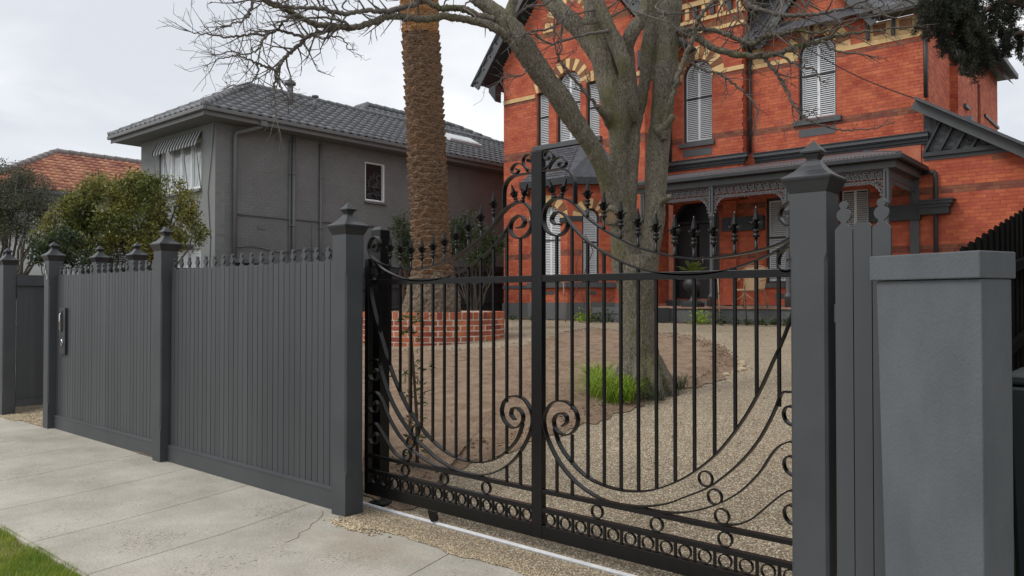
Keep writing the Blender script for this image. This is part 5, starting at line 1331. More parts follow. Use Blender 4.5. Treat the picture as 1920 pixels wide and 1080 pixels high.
for y, z, h, r_, m_k in ((12.9, 6.7, 1.05, .07, 'gtrim'), (14.6, 6.2, 1.5, .05, 'white')):
    g = MB(); g.tube([(-32.9+.3*(y > 14), y, z-.4), (-32.9+.3*(y > 14), y, z+h)], r_, 8); fl = obj('flue', g, M[m_k], RH)
    if m_k == 'gtrim': g = MB(); g.box(-33.2, -32.6, y-.25, y+.25, z-.02, z+.06); obj('flashing', g, M['white'], fl)
# paling fence along the side boundary
bf = thing('boundary_paling_fence', 'dark grey paling fence with rails behind the palm planter', 'fence', (-17.85, 13, .9))
for k in range(150):
    y = 3.0+.125*k; g = MB(); g.box(-17.85+.012*(k % 2), -17.832+.012*(k % 2), y, y+.128, .8, 2.45+.035*(y-8)-.0); obj('paling', g, M['paling_dark'], bf)
for z in (1.25, 1.85, 2.30):
    for k in range(8): g = MB(); g.beam((-17.79, 3+2.4*k, z-.17+.035*2.4*k), (-17.79, 3+2.4*(k+1)-.02, z-.17+.035*2.4*(k+1)), .04, .10); obj('rail', g, M['paling_dark'], bf)
for k in range(8): g = MB(); g.box(-17.80, -17.70, 2.95+2.4*k, 3.05+2.4*k, .8, 2.42+.035*(2.4*k-5)); obj('post', g, M['paling_dark'], bf)

# ================================================================== PALM AND BRICK PLANTER
PC = Vector((-11.48, 7.37)); PR = 1.42; PZ = ter(5.95)-.02
pt = thing('brick_planter', 'round red brick planter with cream mortar around the palm', 'planter', (PC.x, PC.y, PZ))
g = MB(); g.lathe([(PR-.17, -.1), (PR-.003, -.1), (PR-.003, .655), (PR-.17, .655), (PR-.17, -.1)], c=(PC.x, PC.y, PZ), n=72, cap=False, smooth=False); obj('mortar', g, M['pl_mortar'], pt)
cou = .103; nb_ = int(2*PI*PR/.285); rs_ = random.Random(8)
def pbrick(w, h, dep=.11):
    g = MB(); g.box(-w/2, w/2, -dep, 0, -h/2, h/2); return g.mesh('brick', M['pl_brick'])
B1 = [pbrick(.250+j*.005, .077+j*.002) for j in range(3)]; B2 = [pbrick(.090+.005*j, .128, .17) for j in range(3)]
for c_ in range(5):
    for k in range(nb_):
        a = 2*PI*(k+.5*(c_ % 2))/nb_; r_ = PR+.002+rs_.uniform(-.003, .004)
        inst('brick', rs_.choice(B1), pt, (PC.x+r_*math.cos(a), PC.y+r_*math.sin(a), PZ+.052+c_*cou), rot=(rs_.uniform(-.012, .012), rs_.uniform(-.02, .02), a-PI/2))
nh = int(2*PI*PR/.122)
for k in range(nh):
    a = 2*PI*k/nh; r_ = PR+.012+rs_.uniform(-.004, .004)
    inst('brick', rs_.choice(B2), pt, (PC.x+r_*math.cos(a), PC.y+r_*math.sin(a), PZ+.595+rs_.uniform(-.003, .003)), rot=(0, rs_.uniform(-.02, .02), a-PI/2))
g = MB(); g.lathe([(.01, .52), (.7, .56), (1.27, .54)], c=(PC.x, PC.y, PZ), n=40, cap=False); obj('planter_soil', g, M['soil'], pt)
# palm
pm = thing('date_palm', 'tall thick palm trunk covered in rows of leaf scars, standing in the brick planter', 'palm', (PC.x, PC.y, PZ+.5))
def palm_axis(z): t = (z-1.5)/6.2; return PC.x-.23*max(0, t)**1.1-.02, PC.y-.20*max(0, t)**1.1
def palm_r(z): return interp(z, [1.3, 1.8, 2.3, 3.0, 4.2, 6.0, 7.3, 7.5, 9.5], [.46, .44, .40, .385, .385, .375, .365, .385, .40])
def palm_seg(z0, z1, nz_, na, amp, rowh, ncol, jit, seed):
    g = MB(); vs = []; off = seed*3.1
    for j in range(nz_+1):
        z = z0+(z1-z0)*j/nz_; cx, cy = palm_axis(z); r0 = palm_r(z)
        for k in range(na):
            a = 2*PI*k/na
            warp = .35*mnoise.noise(Vector((math.cos(a)*1.6, math.sin(a)*1.6, z*1.1+off)))+.18*mnoise.noise(Vector((math.cos(a)*6, math.sin(a)*6, z*5+off)))
            q = z/rowh+warp*jit; row = math.floor(q); f = q-row
            u = a/(2*PI)*ncol+.5*(row % 2)+.2*mnoise.noise(Vector((row*.7, a*2, off))); fu = u-math.floor(u)
            lens = 1-abs(2*fu-1)**2.2
            h = (f**.7)*lens if f < .88 else lens*(1-(f-.88)/.12)
            h += .25*mnoise.noise(Vector((math.cos(a)*22, math.sin(a)*22, z*34)))
            r_ = r0+amp*(h-.35)+.030*mnoise.noise(Vector((math.cos(a)*2, math.sin(a)*2, z*1.3)))
            vs.append((cx+r_*math.cos(a), cy+r_*math.sin(a), z))
    fs = [(j*na+k, j*na+(k+1) % na, (j+1)*na+(k+1) % na, (j+1)*na+k) for j in range(nz_) for k in range(na)]
    g.add(vs, fs, True); return g
obj('trunk', palm_seg(2.0, 7.02, 640, 200, .066, .115, 6.5, 1.1, 1), M['palm'], pm)
obj('trunk_top', palm_seg(7.0, 9.4, 220, 170, .055, .115, 6, 1.3, 2), M['palmtop'], pm)
g = MB(); vs = []; na = 150; nz_ = 70
for j in range(nz_+1):
    z = 1.22+.95*j/nz_; cx, cy = palm_axis(z); t = j/nz_
    for k in range(na):
        a = 2*PI*k/na; r0 = .60-.20*t**1.2+.08*math.exp(-((a-3.9)/.5)**2)*(1-t)
        n_ = mnoise.noise(Vector((math.cos(a)*3, math.sin(a)*3, z*3)))*.05+mnoise.noise(Vector((math.cos(a)*11, math.sin(a)*11, z*11)))*.035+mnoise.noise(Vector((math.cos(a)*30, math.sin(a)*30, z*30)))*.018
        vs.append((cx+(r0+n_)*math.cos(a), cy+(r0+n_)*math.sin(a), z))
g.add(vs, [(j*na+k, j*na+(k+1) % na, (j+1)*na+(k+1) % na, (j+1)*na+k) for j in range(nz_) for k in range(na)], True); obj('root_mass', g, M['palmroot'], pm)

# ================================================================== THE BARE TREE
FW = Vector((-math.sin(R(40.76)), math.cos(R(40.76)), 0)); RT = Vector((math.cos(R(40.76)), math.sin(R(40.76)), 0))
def at(px, py, D):     # a point D metres in front of the camera position
    return Vector((0, -3.52, 1.6))+FW*D+RT*((px-960)/1450*D)+Vector((0, 0, 1))*((562-py)/1450*D)
TD = 8.55
def limb(P, D0=TD, dv=None):
    out = []; n = len(P)
    for i, p in enumerate(P):
        D = D0+(dv[i] if dv else 0); out.append((at(p[0], p[1], D), p[2]/2/1450*D))
    return out
tree = thing('bare_street_tree', 'large leafless tree with several leaning grey brown trunks behind the gate', 'tree', (-4.6, 4.05, .5))
thick = [
 limb([(1207, 748, 104), (1205, 735, 92), (1203, 715, 84), (1201, 690, 77), (1199, 655, 69), (1197, 620, 65), (1196, 580, 65), (1195, 545, 69), (1192, 510, 74), (1192, 480, 70)]),
 limb([(1208, 520, 44), (1215, 470, 44), (1224, 425, 43), (1229, 390, 42), (1232, 340, 41), (1235, 290, 42), (1239, 240, 42), (1244, 190, 42), (1248, 140, 42), (1252, 90, 42), (1256, 40, 42), (1260, 0, 42), (1266, -60, 40), (1274, -130, 38)], dv=[0, 0, 0, 0, .05, .1, .1, .15, .15, .2, .2, .2, .3, .3]),
 limb([(1178, 520, 54), (1172, 480, 52), (1168, 440, 48), (1166, 400, 40), (1163, 350, 34), (1161, 300, 34), (1160, 260, 36), (1160, 225, 42), (1151, 185, 50), (1141, 145, 48), (1131, 105, 46), (1120, 65, 40), (1113, 25, 34), (1111, -10, 33), (1106, -60, 30), (1100, -120, 26)], dv=[0, -.02, -.03, -.05, -.05, -.05, -.05, -.05, -.05, 0, 0, .05, .1, .1, .1, .2]),
 limb([(1172, 470, 36), (1160, 420, 36), (1147, 370, 34), (1136, 330, 34), (1120, 292, 34), (1099, 256, 35), (1076, 222, 36), (1052, 185, 40), (1026, 150, 40), (1000, 112, 42), (978, 80, 42), (962, 55, 38), (945, 38, 34), (925, 18, 30), (902, 2, 26), (870, -22, 22), (830, -60, 18)], dv=[0, -.05, -.1, -.15, -.2, -.25, -.3, -.35, -.4, -.45, -.5, -.5, -.5, -.5, -.5, -.5, -.5]),
 limb([(1180, 460, 34), (1179, 410, 32), (1181, 360, 29), (1183, 310, 26), (1186, 270, 26), (1190, 240, 26), (1196, 215, 27), (1205, 180, 24), (1211, 140, 23), (1215, 95, 25), (1222, 50, 26), (1227, 5, 24), (1232, -50, 22)], dv=[0, 0, 0, .03, .05, .1, .15, .2, .2, .2, .25, .3, .3]),
 limb([(1196, 205, 22), (1186, 175, 26), (1181, 140, 27), (1178, 105, 27), (1176, 85, 26), (1186, 60, 24), (1198, 42, 22), (1208, 20, 20), (1212, -10, 18), (1210, -60, 16)], dv=[.1, .05, .0, 0, -.05, -.1, -.1, -.1, -.1, -.1]),
 limb([(1188, 225, 24), (1184, 195, 26), (1178, 160, 26), (1172, 125, 28), (1162, 95, 28), (1150, 65, 27), (1138, 38, 26), (1126, 10, 24), (1112, -25, 22), (1095, -80, 20)], dv=[0, -.1, -.15, -.2, -.2, -.2, -.2, -.2, -.2, -.2]),
 limb([(1146, 150, 34), (1132, 120, 38), (1112, 85, 36), (1092, 58, 33), (1070, 35, 32), (1048, 15, 30), (1028, -5, 28), (1000, -40, 24)], dv=[0, .05, .1, .15, .2, .25, .3, .3]),
 limb([(968, 72, 32), (960, 45, 22), (957, 20, 19), (963, -5, 17), (972, -50, 14)], dv=[-.5]*5),
 limb([(1148, 232, 26), (1138, 218, 20), (1128, 207, 17), (1120, 199, 15)], dv=[-.05, -.15, -.25, -.3]),
 limb([(1150, 395, 30), (1146, 400, 26), (1142, 404, 22)], dv=[-.1, -.2, -.27]),
 limb([(1236, 245, 26), (1250, 235, 14), (1262, 215, 11)], dv=[0, -.1, -.15]),
 limb([(1240, 380, 16), (1252, 372, 14), (1258, 368, 12)], dv=[0, -.25, -.32]),
]
bpy_m = MB()
for L_ in thick:
    pts = cr_([(*p, r_) for p, r_ in L_], 5)
    bpy_m.tube([p[:3] for p in pts], [p[3] for p in pts], 16)
# root flare
for k in range(9):
    a = k*2*PI/9+.2; b0 = at(1205, 712, TD); e_ = Vector((b0.x+math.cos(a)*.40, b0.y+math.sin(a)*.40, ter(b0.y+math.sin(a)*.40)+.0))
    bpy_m.tube([b0+Vector((math.cos(a)*.12, math.sin(a)*.12, .22)), b0+Vector((math.cos(a)*.26, math.sin(a)*.26, .02)), e_-Vector((0, 0, .06))], [.10, .08, .04], 10)
me = bpy_m.mesh('tmp', None); o = bpy.data.objects.new('tmp', me); COL.objects.link(o)
rm = o.modifiers.new('r', 'REMESH'); rm.mode = 'VOXEL'; rm.voxel_size = .014
sm_ = o.modifiers.new('s', 'SMOOTH'); sm_.iterations = 4; sm_.factor = .6
dg = bpy.context.evaluated_depsgraph_get(); me2 = bpy.data.meshes.new_from_object(o.evaluated_get(dg)); bpy.data.objects.remove(o)
nv = len(me2.vertices); co = np.empty(nv*3, 'f'); me2.vertices.foreach_get('co', co); no = np.empty(nv*3, 'f'); me2.vertices.foreach_get('normal', no)
co = co.reshape(-1, 3); no = no.reshape(-1, 3)
dsp = np.array([.010*mnoise.noise(Vector((x*16, y*16, z*4)))+.007*mnoise.noise(Vector((x*45, y*45, z*13)))+.022*mnoise.noise(Vector((x*3, y*3, z*2))) for x, y, z in co.tolist()], 'f')
co = co+no*dsp[:, None]-np.array(tree.location, 'f')
me2.vertices.foreach_set('co', co.ravel()); me2.polygons.foreach_set('use_smooth', [True]*len(me2.polygons)); me2.name = 'trunk'
me2.materials.clear(); me2.materials.append(M['bark']); o = bpy.data.objects.new('trunk', me2); link(o, tree)
# big pruning scar: callus ring round exposed pale wood
c = at(1146, 404, TD-.33); c2_ = at(1140, 410, TD-.47); ax = (c2_-c).normalized()
g = MB(); g.lathe([(.055, -.01), (.095, .0), (.105, .03), (.095, .055), (.072, .06), (.060, .045)], c=c, axis=ax, n=22, cap=False); sc_ = obj('pruning_scar', g, M['bark'], tree)
g = MB(); g.lathe([(.001, .045), (.03, .042), (.063, .040)], c=c, axis=ax, n=20, cap=False); obj('exposed_wood', g, M['stake'], sc_)
# long branches, traced, and procedural twigs
rs_ = random.Random(21)
TW = MB()
def twig(p, d, L_, r_, depth, g):
    n = max(3, int(L_/.09)); pts = [p]; dd = d.normalized()
    cur = rs_.uniform(-.12, .12)
    for i in range(n):
        dd = (dd+Vector((rs_.uniform(-.2, .2), rs_.uniform(-.2, .2), rs_.uniform(-.17, .19)+.03))).normalized(); pts.append(pts[-1]+dd*(L_/n))
    g.tube(pts, [max(.0016, r_*(1-.75*i/n)) for i in range(n+1)], 4 if r_ < .008 else 6, cap=False)
    if depth > 0:
        for i in range(1, n+1):
            if rs_.random() < (.50 if depth > 1 else .38):
                t = (pts[i]-pts[i-1]).normalized(); sd = t.orthogonal().normalized(); sd.rotate(Matrix.Rotation(rs_.uniform(0, 2*PI), 3, t))
                nd_ = (t*.75+sd*.9).normalized(); twig(pts[i], nd_, L_*rs_.uniform(.3, .62), r_*.55, depth-1, g)
def branch(P, D0, dv, twn=.5, tl=(.35, .9), depth=2, up=.1):
    L_ = limb(P, D0, dv); pts = cr_([(*p, r_) for p, r_ in L_], 6)
    pts = [(p[0]+.012*rs_.uniform(-1, 1), p[1]+.012*rs_.uniform(-1, 1), p[2]+.010*rs_.uniform(-1, 1), p[3]) for p in pts]
    g = MB(); g.tube([p[:3] for p in pts], [p[3] for p in pts], 9); obj('branch', g, M['bark' if L_[0][1] > .03 else 'twig'], tree)
    for i in range(2, len(pts)-1):
        if rs_.random() < twn:
            t = (Vector(pts[i+1][:3])-Vector(pts[i][:3])).normalized(); sd = t.orthogonal().normalized(); sd.rotate(Matrix.Rotation(rs_.uniform(0, 2*PI), 3, t))
            fr = i/len(pts); d_ = (t*.6+sd*.8+Vector((0, 0, up))).normalized()
            twig(Vector(pts[i][:3]), d_, rs_.uniform(*tl)*(1-.3*fr), min(.010, pts[i][3]*.55), depth, TW)
    e = Vector(pts[-1][:3]); t = (e-Vector(pts[-3][:3])).normalized()
    for k in range(3): twig(e, t+Vector((rs_.uniform(-.4, .4), rs_.uniform(-.4, .4), rs_.uniform(-.3, .3))), rs_.uniform(*tl)*.8, pts[-1][3]*.9, depth, TW)
d0 = -.5
def dvv(n, a, b): return [a+(b-a)*i/(n-1) for i in range(n)]
def BR(P, a, b, **k): branch(P, TD, dvv(len(P), a, b), **k)
BR([(968, 76, 24), (950, 66, 19), (928, 50, 17), (890, 37, 15), (858, 31, 14), (826, 29, 14), (795, 33, 13), (763, 31, 13), (742, 27, 12), (722, 29, 12), (705, 36, 12), (693, 41, 12), (661, 49, 12), (630, 48, 12), (607, 45, 11), (585, 41, 11), (568, 33, 10), (553, 25, 9), (537, 17, 9), (521, 10, 8), (500, 3, 8), (470, -12, 7), (430, -20, 6)], d0, -1.6, twn=.10, tl=(.25, .5))
BR([(948, 52, 20), (925, 34, 16), (900, 27, 14), (875, 16, 13), (858, 13, 12), (840, 12, 12), (820, 10, 11), (795, -2, 10), (760, -20, 9), (700, -45, 8)], d0, -.9, twn=.10, tl=(.25, .5))
BR([(808, -6, 11), (790, -2, 11), (776, 4, 10), (750, 13, 10), (725, 19, 10), (704, 18, 9), (683, 17, 9), (650, 22, 9), (626, 21, 9), (610, 16, 8), (598, 13, 8), (570, 12, 7), (540, 10, 7), (520, 5, 6), (502, 0, 6), (480, -8, 5)], -.7, -1.7, twn=.14, tl=(.25, .5))
BR([(636, 50, 8), (615, 54, 8), (590, 60, 8), (572, 68, 8), (560, 80, 7.5), (547, 92, 7), (535, 103, 7), (528, 111, 6.5), (521, 122, 6), (517, 133, 5.5), (516, 142, 5), (513, 160, 4), (513, 185, 3), (515, 213, 2)], -1.15, -1.4, twn=.30, tl=(.2, .55))
BR([(516, 143, 4.5), (522, 158, 4), (531, 170, 3), (538, 180, 2.5)], -1.4, -1.4, twn=.3, tl=(.15, .3))
BR([(572, 68, 6), (545, 60, 5.5), (520, 54, 5), (498, 61, 5), (470, 62, 4.5), (440, 67, 4), (410, 66, 3.5), (385, 62, 3), (352, 58, 2)], -1.2, -1.9, twn=.4, tl=(.2, .5))
BR([(517, 131, 5), (498, 124, 4.5), (480, 117, 4), (465, 110, 3.5), (445, 102, 3), (425, 105, 2.5), (400, 112, 2)], -1.35, -1.8, twn=.4, tl=(.2, .5))
BR([(480, 118, 4), (482, 135, 3), (470, 150, 3), (452, 157, 2.5), (430, 158, 2)], -1.5, -1.8, twn=.4, tl=(.15, .35))
BR([(498, 61, 5), (488, 80, 4), (475, 95, 3.5), (455, 98, 3), (430, 96, 2.5), (400, 101, 2)], -1.5, -1.9, twn=.4, tl=(.15, .45))
BR([(553, 25, 6), (530, 38, 5), (515, 54, 4)], -1.5, -1.4, twn=.3, tl=(.2, .4))
BR([(470, -6, 6), (466, 20, 5), (455, 34, 4), (440, 40, 3.5), (420, 48, 3)], -1.6, -1.9, twn=.4, tl=(.2, .45))
BR([(661, 49, 6), (640, 38, 5), (610, 30, 4.5), (570, 33, 4)], -1.2, -1.5, twn=.3, tl=(.2, .4))
BR([(625, 21, 5), (618, 38, 4), (612, 50, 4), (604, 62, 3)], -1.3, -1.3, twn=.2, tl=(.15, .3))
BR([(590, 60, 4), (600, 70, 3.5), (625, 66, 3), (645, 75, 2.5), (652, 92, 2)], -1.2, -1.2, twn=.3, tl=(.15, .3))
# right-hand branches crossing the facade
BR([(1258, 60, 24), (1272, 56, 20), (1290, 60, 17), (1312, 70, 14), (1328, 80, 13), (1342, 89, 12), (1365, 97, 12), (1391, 101, 12), (1412, 103, 11.5), (1434, 102, 11), (1465, 97, 10), (1495, 86, 10), (1526, 79, 9), (1556, 69, 8), (1590, 62, 6), (1617, 58, 5), (1650, 54, 4), (1678, 50, 3)], .2, -.6, twn=.22, tl=(.2, .55))
BR([(1244, 262, 14), (1250, 225, 12), (1260, 185, 11), (1272, 145, 11), (1285, 110, 10), (1296, 82, 10), (1303, 60, 9), (1309, 40, 9), (1318, 22, 8), (1335, 4, 7), (1355, -20, 6)], -.05, -.5, twn=.15, tl=(.25, .5))
BR([(1280, 58, 12), (1300, 52, 10), (1320, 52, 9), (1342, 55, 9), (1365, 62, 9), (1385, 70, 9), (1402, 78, 9), (1419, 79, 8.5), (1430, 70, 8), (1440, 64, 8), (1465, 62, 7), (1495, 55, 6), (1526, 60, 5), (1560, 55, 4), (1600, 40, 3)], .1, -.5, twn=.35, tl=(.2, .6))
BR([(1400, -30, 9), (1400, -8, 9), (1410, 8, 8.5), (1434, 18, 8), (1465, 25, 8), (1495, 26, 7.5), (1526, 24, 7), (1556, 20, 6), (1587, 12, 6), (1610, 4, 5), (1632, -6, 5), (1670, -30, 4)], -.1, -.7, twn=.35, tl=(.25, .7))
BR([(1434, 104, 7), (1448, 122, 6.5), (1462, 140, 6), (1475, 162, 6), (1485, 185, 5.5), (1495, 202, 5), (1508, 217, 4.5), (1526, 229, 4), (1555, 238, 3.5), (1587, 243, 3), (1620, 242, 2.5), (1650, 238, 2)], -.2, -.5, twn=.22, tl=(.12, .35))
BR([(1282, 106, 6), (1300, 118, 5.5), (1318, 128, 5), (1335, 133, 5), (1352, 138, 5), (1367, 147, 4.5), (1380, 158, 4), (1394, 168, 4), (1408, 182, 3.5), (1419, 199, 3), (1422, 212, 2.5), (1416, 226, 2)], -.2, -.4, twn=.22, tl=(.12, .35))
BR([(1458, 98, 5), (1475, 107, 5), (1495, 118, 4.5), (1510, 126, 4), (1530, 128, 3.5), (1538, 143, 3), (1545, 152, 2)], -.3, -.5, twn=.3, tl=(.1, .3))
BR([(1545, 74, 5), (1560, 88, 4), (1580, 95, 3.5), (1605, 98, 3), (1630, 101, 2.5)], -.5, -.6, twn=.2, tl=(.1, .25))
BR([(1121, 200, 7), (1104, 180, 6), (1088, 160, 5.5), (1072, 140, 5), (1058, 122, 5), (1046, 104, 4), (1042, 90, 3), (1038, 60, 2.5)], -.3, -.6, twn=.25, tl=(.15, .4))
BR([(1046, 112, 4), (1052, 90, 3.5), (1053, 60, 3)], -.5, -.6, twn=.2, tl=(.1, .3))
BR([(1140, 55, 7), (1100, 62, 5), (1060, 72, 4.5), (1030, 80, 4), (1000, 62, 3.5), (975, 64, 3)], -.25, -.7, twn=.25, tl=(.15, .4))
BR([(978, 62, 4), (1000, 55, 4), (1030, 52, 4), (1055, 35, 4), (1065, 15, 3.5)], -.5, -.3, twn=.3, tl=(.15, .4))
BR([(965, 28, 5), (985, 12, 4.5), (1010, 8, 4), (1030, 2, 3.5)], -.5, -.6, twn=.4, tl=(.15, .4))
BR([(990, 125, 4), (975, 140, 3), (955, 142, 2.5), (935, 150, 2)], -.5, -.7, twn=.6, tl=(.15, .35))
for k in range(16):
    x = 1150+rs_.uniform(0, 520); P = [(x, -60, 6), (x+rs_.uniform(-30, 30), -25, 5), (x+rs_.uniform(-60, 60), rs_.uniform(0, 15), 3.5), (x+rs_.uniform(-80, 80), rs_.uniform(20, 55), 2.5)]
    BR(P, rs_.uniform(-.4, .6), rs_.uniform(-.6, .8), twn=.35, tl=(.15, .5), depth=1)
for k in range(9):
    x = 400+rs_.uniform(0, 520); P = [(x, -50, 5), (x+rs_.uniform(-20, 20), -20, 4), (x+rs_.uniform(-40, 40), rs_.uniform(0, 10), 3), (x+rs_.uniform(-50, 50), rs_.uniform(15, 35), 2)]
    BR(P, rs_.uniform(-1.4, -.6), rs_.uniform(-1.6, -.5), twn=.3, tl=(.15, .4), depth=1)
obj('twigs', TW, M['twig'], tree, kind='stuff')
# ================================================================== SHRUBS AND PLANTS
rs_ = random.Random(31)
def leaf(g, p, d, n, L_, w):
    """a folded, pointed leaf: d direction, n normal"""
    sd = d.cross(n).normalized(); nn = n*(w*.35)
    a = p; b = p+d*L_; m1 = p+d*(L_*.45)
    g.add([a, m1+sd*w/2+nn, b, m1-sd*w/2+nn, m1], [(0, 1, 4), (1, 2, 4), (2, 3, 4), (3, 0, 4)])
def rv(): 
    v = Vector((rs_.gauss(0, 1), rs_.gauss(0, 1), rs_.gauss(0, 1))); return v.normalized()
def foliage(g, blobs, n, L_, w, shell=.55, up=.3, gap=.0):
    """blobs: (centre, (rx,ry,rz)); leaves cluster on twig tips spread through the crown, leaving holes"""
    tot = sum(b[1][0]*b[1][1]*b[1][2] for b in blobs)
    for c, r_ in blobs:
        k = int(n*(r_[0]*r_[1]*r_[2])/tot/7)+1
        for i in range(k):
            d = rv(); rad = (rs_.random()**.45)
            p = c+Vector((d.x*r_[0], d.y*r_[1], d.z*r_[2]))*rad
            if mnoise.noise(p*2.6) < gap-.12*rad: continue
            od = (d*.5+Vector((0, 0, up))+rv()*.8).normalized()
            for j in range(7):
                q = p+rv()*.085
                ld = (od*.6+rv()*1.1).normalized(); leaf(g, q, ld, (ld.orthogonal()*.4+rv()*.6+Vector((0, 0, .8))).normalized(), L_*rs_.uniform(.7, 1.25), w*rs_.uniform(.7, 1.2))
def stems(g, base, tips, r0, n=6, wob=.12):
    for t in tips:
        P = []; 
        for i in range(n+1):
            f = i/n; p = base.lerp(t, f)+Vector((rs_.uniform(-wob, wob), rs_.uniform(-wob, wob), rs_.uniform(-wob, wob)*.5))*(f > 0)*(f < 1)*f*1.5
            P.append(p)
        g.tube(P, [max(.004, r0*(1-.8*i/n)) for i in range(n+1)], 6)
def shrub(nm, label, base, blobs, n, L_, w, m, cat='shrub', stem_n=7, r0=.04, gap=0.0, stemtips=None):
    t = thing(nm, label, cat, base)
    g = MB(); foliage(g, blobs, n, L_, w, gap=gap); obj('crown', g, M[m], t, kind='stuff')
    g = MB(); tips = [b[0]+Vector((rs_.uniform(-.5, .5)*b[1][0], rs_.uniform(-.5, .5)*b[1][1], rs_.uniform(-.2, .6)*b[1][2])) for b in blobs for _ in range(max(1, stem_n//len(blobs)))]
    stems(g, Vector(base), tips, r0); obj('trunk', g, M['stem' if not stemtips else stemtips], t)
    return t
# camellia (yellow green) behind the picket panels
def B(px, py, D, rx, rz, ry=None): return (at(px, py, D), (rx, ry or rx, rz))
shrub('camellia_shrub', 'large yellow green camellia shrub in front of the grey flats', (*at(235, 520, 14.5).xy, .75),
      [B(225, 365, 14.5, .66, .46), B(303, 378, 14.4, .60, .50), B(175, 390, 14.7, .58, .48), B(140, 400, 14.7, .4, .35), B(350, 440, 14.3, .36, .26), B(330, 360, 14.5, .25, .25), B(250, 425, 14.3, .75, .42), B(330, 430, 14.5, .48, .30), B(185, 450, 14.5, .55, .38), B(300, 455, 14.2, .5, .3), B(345, 400, 14.5, .30, .25), B(120, 440, 14.6, .5, .42), B(240, 470, 14.4, .8, .3), B(262, 352, 14.5, .40, .26), B(210, 345, 14.6, .28, .22)],
      52000, .075, .036, 'leafA', cat='shrub', stem_n=24, r0=.045, gap=.08, stemtips='twig')
shrub('bronze_shrub', 'bronze green bush with pale flowers low behind the pillars at the left', (*at(120, 520, 13.2).xy, .7),
      [B(110, 462, 13.2, .42, .30), B(165, 480, 13.3, .40, .22), B(90, 480, 13, .28, .2)], 9000, .07, .034, 'leafC', stem_n=9, r0=.03, gap=-.02)
shrub('grey_leaved_tree', 'grey green fine leaved tree filling the left edge of the picture', (*at(-10, 560, 16).xy, .7),
      [B(0, 345, 16, .75, .5), B(45, 355, 15.8, .55, .40), B(70, 385, 15.6, .42, .34), B(-10, 400, 16, .8, .5), B(40, 405, 15.6, .6, .36), B(95, 405, 15.8, .30, .2), B(20, 330, 16, .3, .25), B(10, 440, 15.5, .5, .25), B(-70, 420, 16, .8, .7), B(60, 430, 15.5, .45, .18)],
      52000, .05, .02, 'leafB', cat='tree', stem_n=20, r0=.05, gap=.0, stemtips='twig')
shrub('left_palm_shrub', 'dark green shrub just left of the palm trunk against the grey wall', (*at(762, 585, 17.5).xy, .85),
      [B(758, 440, 17.5, .26, .42), B(768, 480, 17.4, .34, .36), B(752, 410, 17.5, .18, .25), B(785, 470, 17.6, .3, .4)], 8000, .06, .026, 'leafC', stem_n=8, r0=.025)
shrub('right_palm_shrub', 'taller mixed green shrub right of the palm trunk over the paling fence', (*at(890, 585, 18.2).xy, .9),
      [B(868, 435, 18.2, .36, .36), B(900, 450, 18, .40, .34), B(925, 470, 17.8, .26, .28), B(855, 470, 18, .3, .3), B(880, 405, 18.2, .24, .22), B(905, 485, 17.8, .4, .2), B(938, 455, 18, .2, .2), B(838, 455, 18.3, .22, .3)], 15000, .065, .028, 'leafC', stem_n=16, r0=.022, gap=-.02, stemtips='twig')
# conifer: drooping dark sprays hanging in from the upper right
cf = thing('dark_conifer', 'dark drooping conifer boughs hanging into the upper right corner', 'tree', (*at(2080, 600, 12.2).xy, 1.0))
g = MB(); bx = at(2080, 600, 12.2); g.tube([bx, bx+Vector((.1, 0, 3)), bx+Vector((0, .1, 6)), bx+Vector((.1, 0, 8.5))], [.24, .2, .14, .08], 10); obj('trunk', g, M['bark'], cf)
g = MB(); gb = MB()
def spray(px, py, D, L_, w0):
    p0 = at(px, py-L_*60, D)
    n = int(L_*28); d = Vector((rs_.uniform(-.35, .35), rs_.uniform(-.35, .35), -1)).normalized(); P = [p0]
    for i in range(n):
        d = (d+Vector((rs_.uniform(-.22, .22), rs_.uniform(-.22, .22), -.05))).normalized(); P.append(P[-1]+d*(L_/n))
    gb.tube(P, .006, 4, cap=False)
    for i, q in enumerate(P):
        for k in range(9):
            sd = (rv()+Vector((0, 0, -.45))+d*.3).normalized(); l2 = w0*rs_.uniform(.35, 1.0)*(1-.45*i/n)
            e_ = q+sd*l2; m_k = (q+e_)/2
            for s_ in range(4):
                a = q.lerp(e_, s_/4.0); dd = (sd+rv()*.6).normalized(); leaf(g, a, dd, rv(), rs_.uniform(.035, .07), .011)
for px, py0, py1, n, D in ((1775, -20, 60, 26, 12), (1800, -10, 100, 30, 12), (1835, -20, 125, 34, 12), (1755, -30, 25, 12, 11.9), (1745, 20, 55, 5, 11.8), (1870, -30, 80, 16, 12.1), (1900, -30, 75, 18, 12.2), (1930, -30, 100, 16, 12.2), (1880, 60, 108, 7, 12.1), (1815, 60, 135, 14, 11.9), (1850, 70, 125, 8, 12)):
    for i in range(n):
        spray(px+rs_.gauss(0, 13), rs_.uniform(py0, py1), D+rs_.uniform(-.35, .35), rs_.uniform(.22, .48), .13)
obj('foliage', g, M['conifer'], cf, kind='stuff')
for P in ([(2080, 120, 30), (1980, 30, 20), (1900, 0, 12), (1850, 20, 9), (1820, 60, 6)], [(2080, 60, 26), (1960, -40, 16), (1860, -50, 12), (1790, -20, 9), (1760, 20, 6), (1742, 62, 3)], [(2080, 180, 24), (2000, 110, 14), (1930, 60, 8), (1890, 70, 5)]):
    P3 = cr_([(*at(x, y, 12.1), r_/2/1450*12) for x, y, r_ in P], 5); gb.tube([p[:3] for p in P3], [p[3] for p in P3], 8)
obj('boughs', gb, M['stem'], cf)

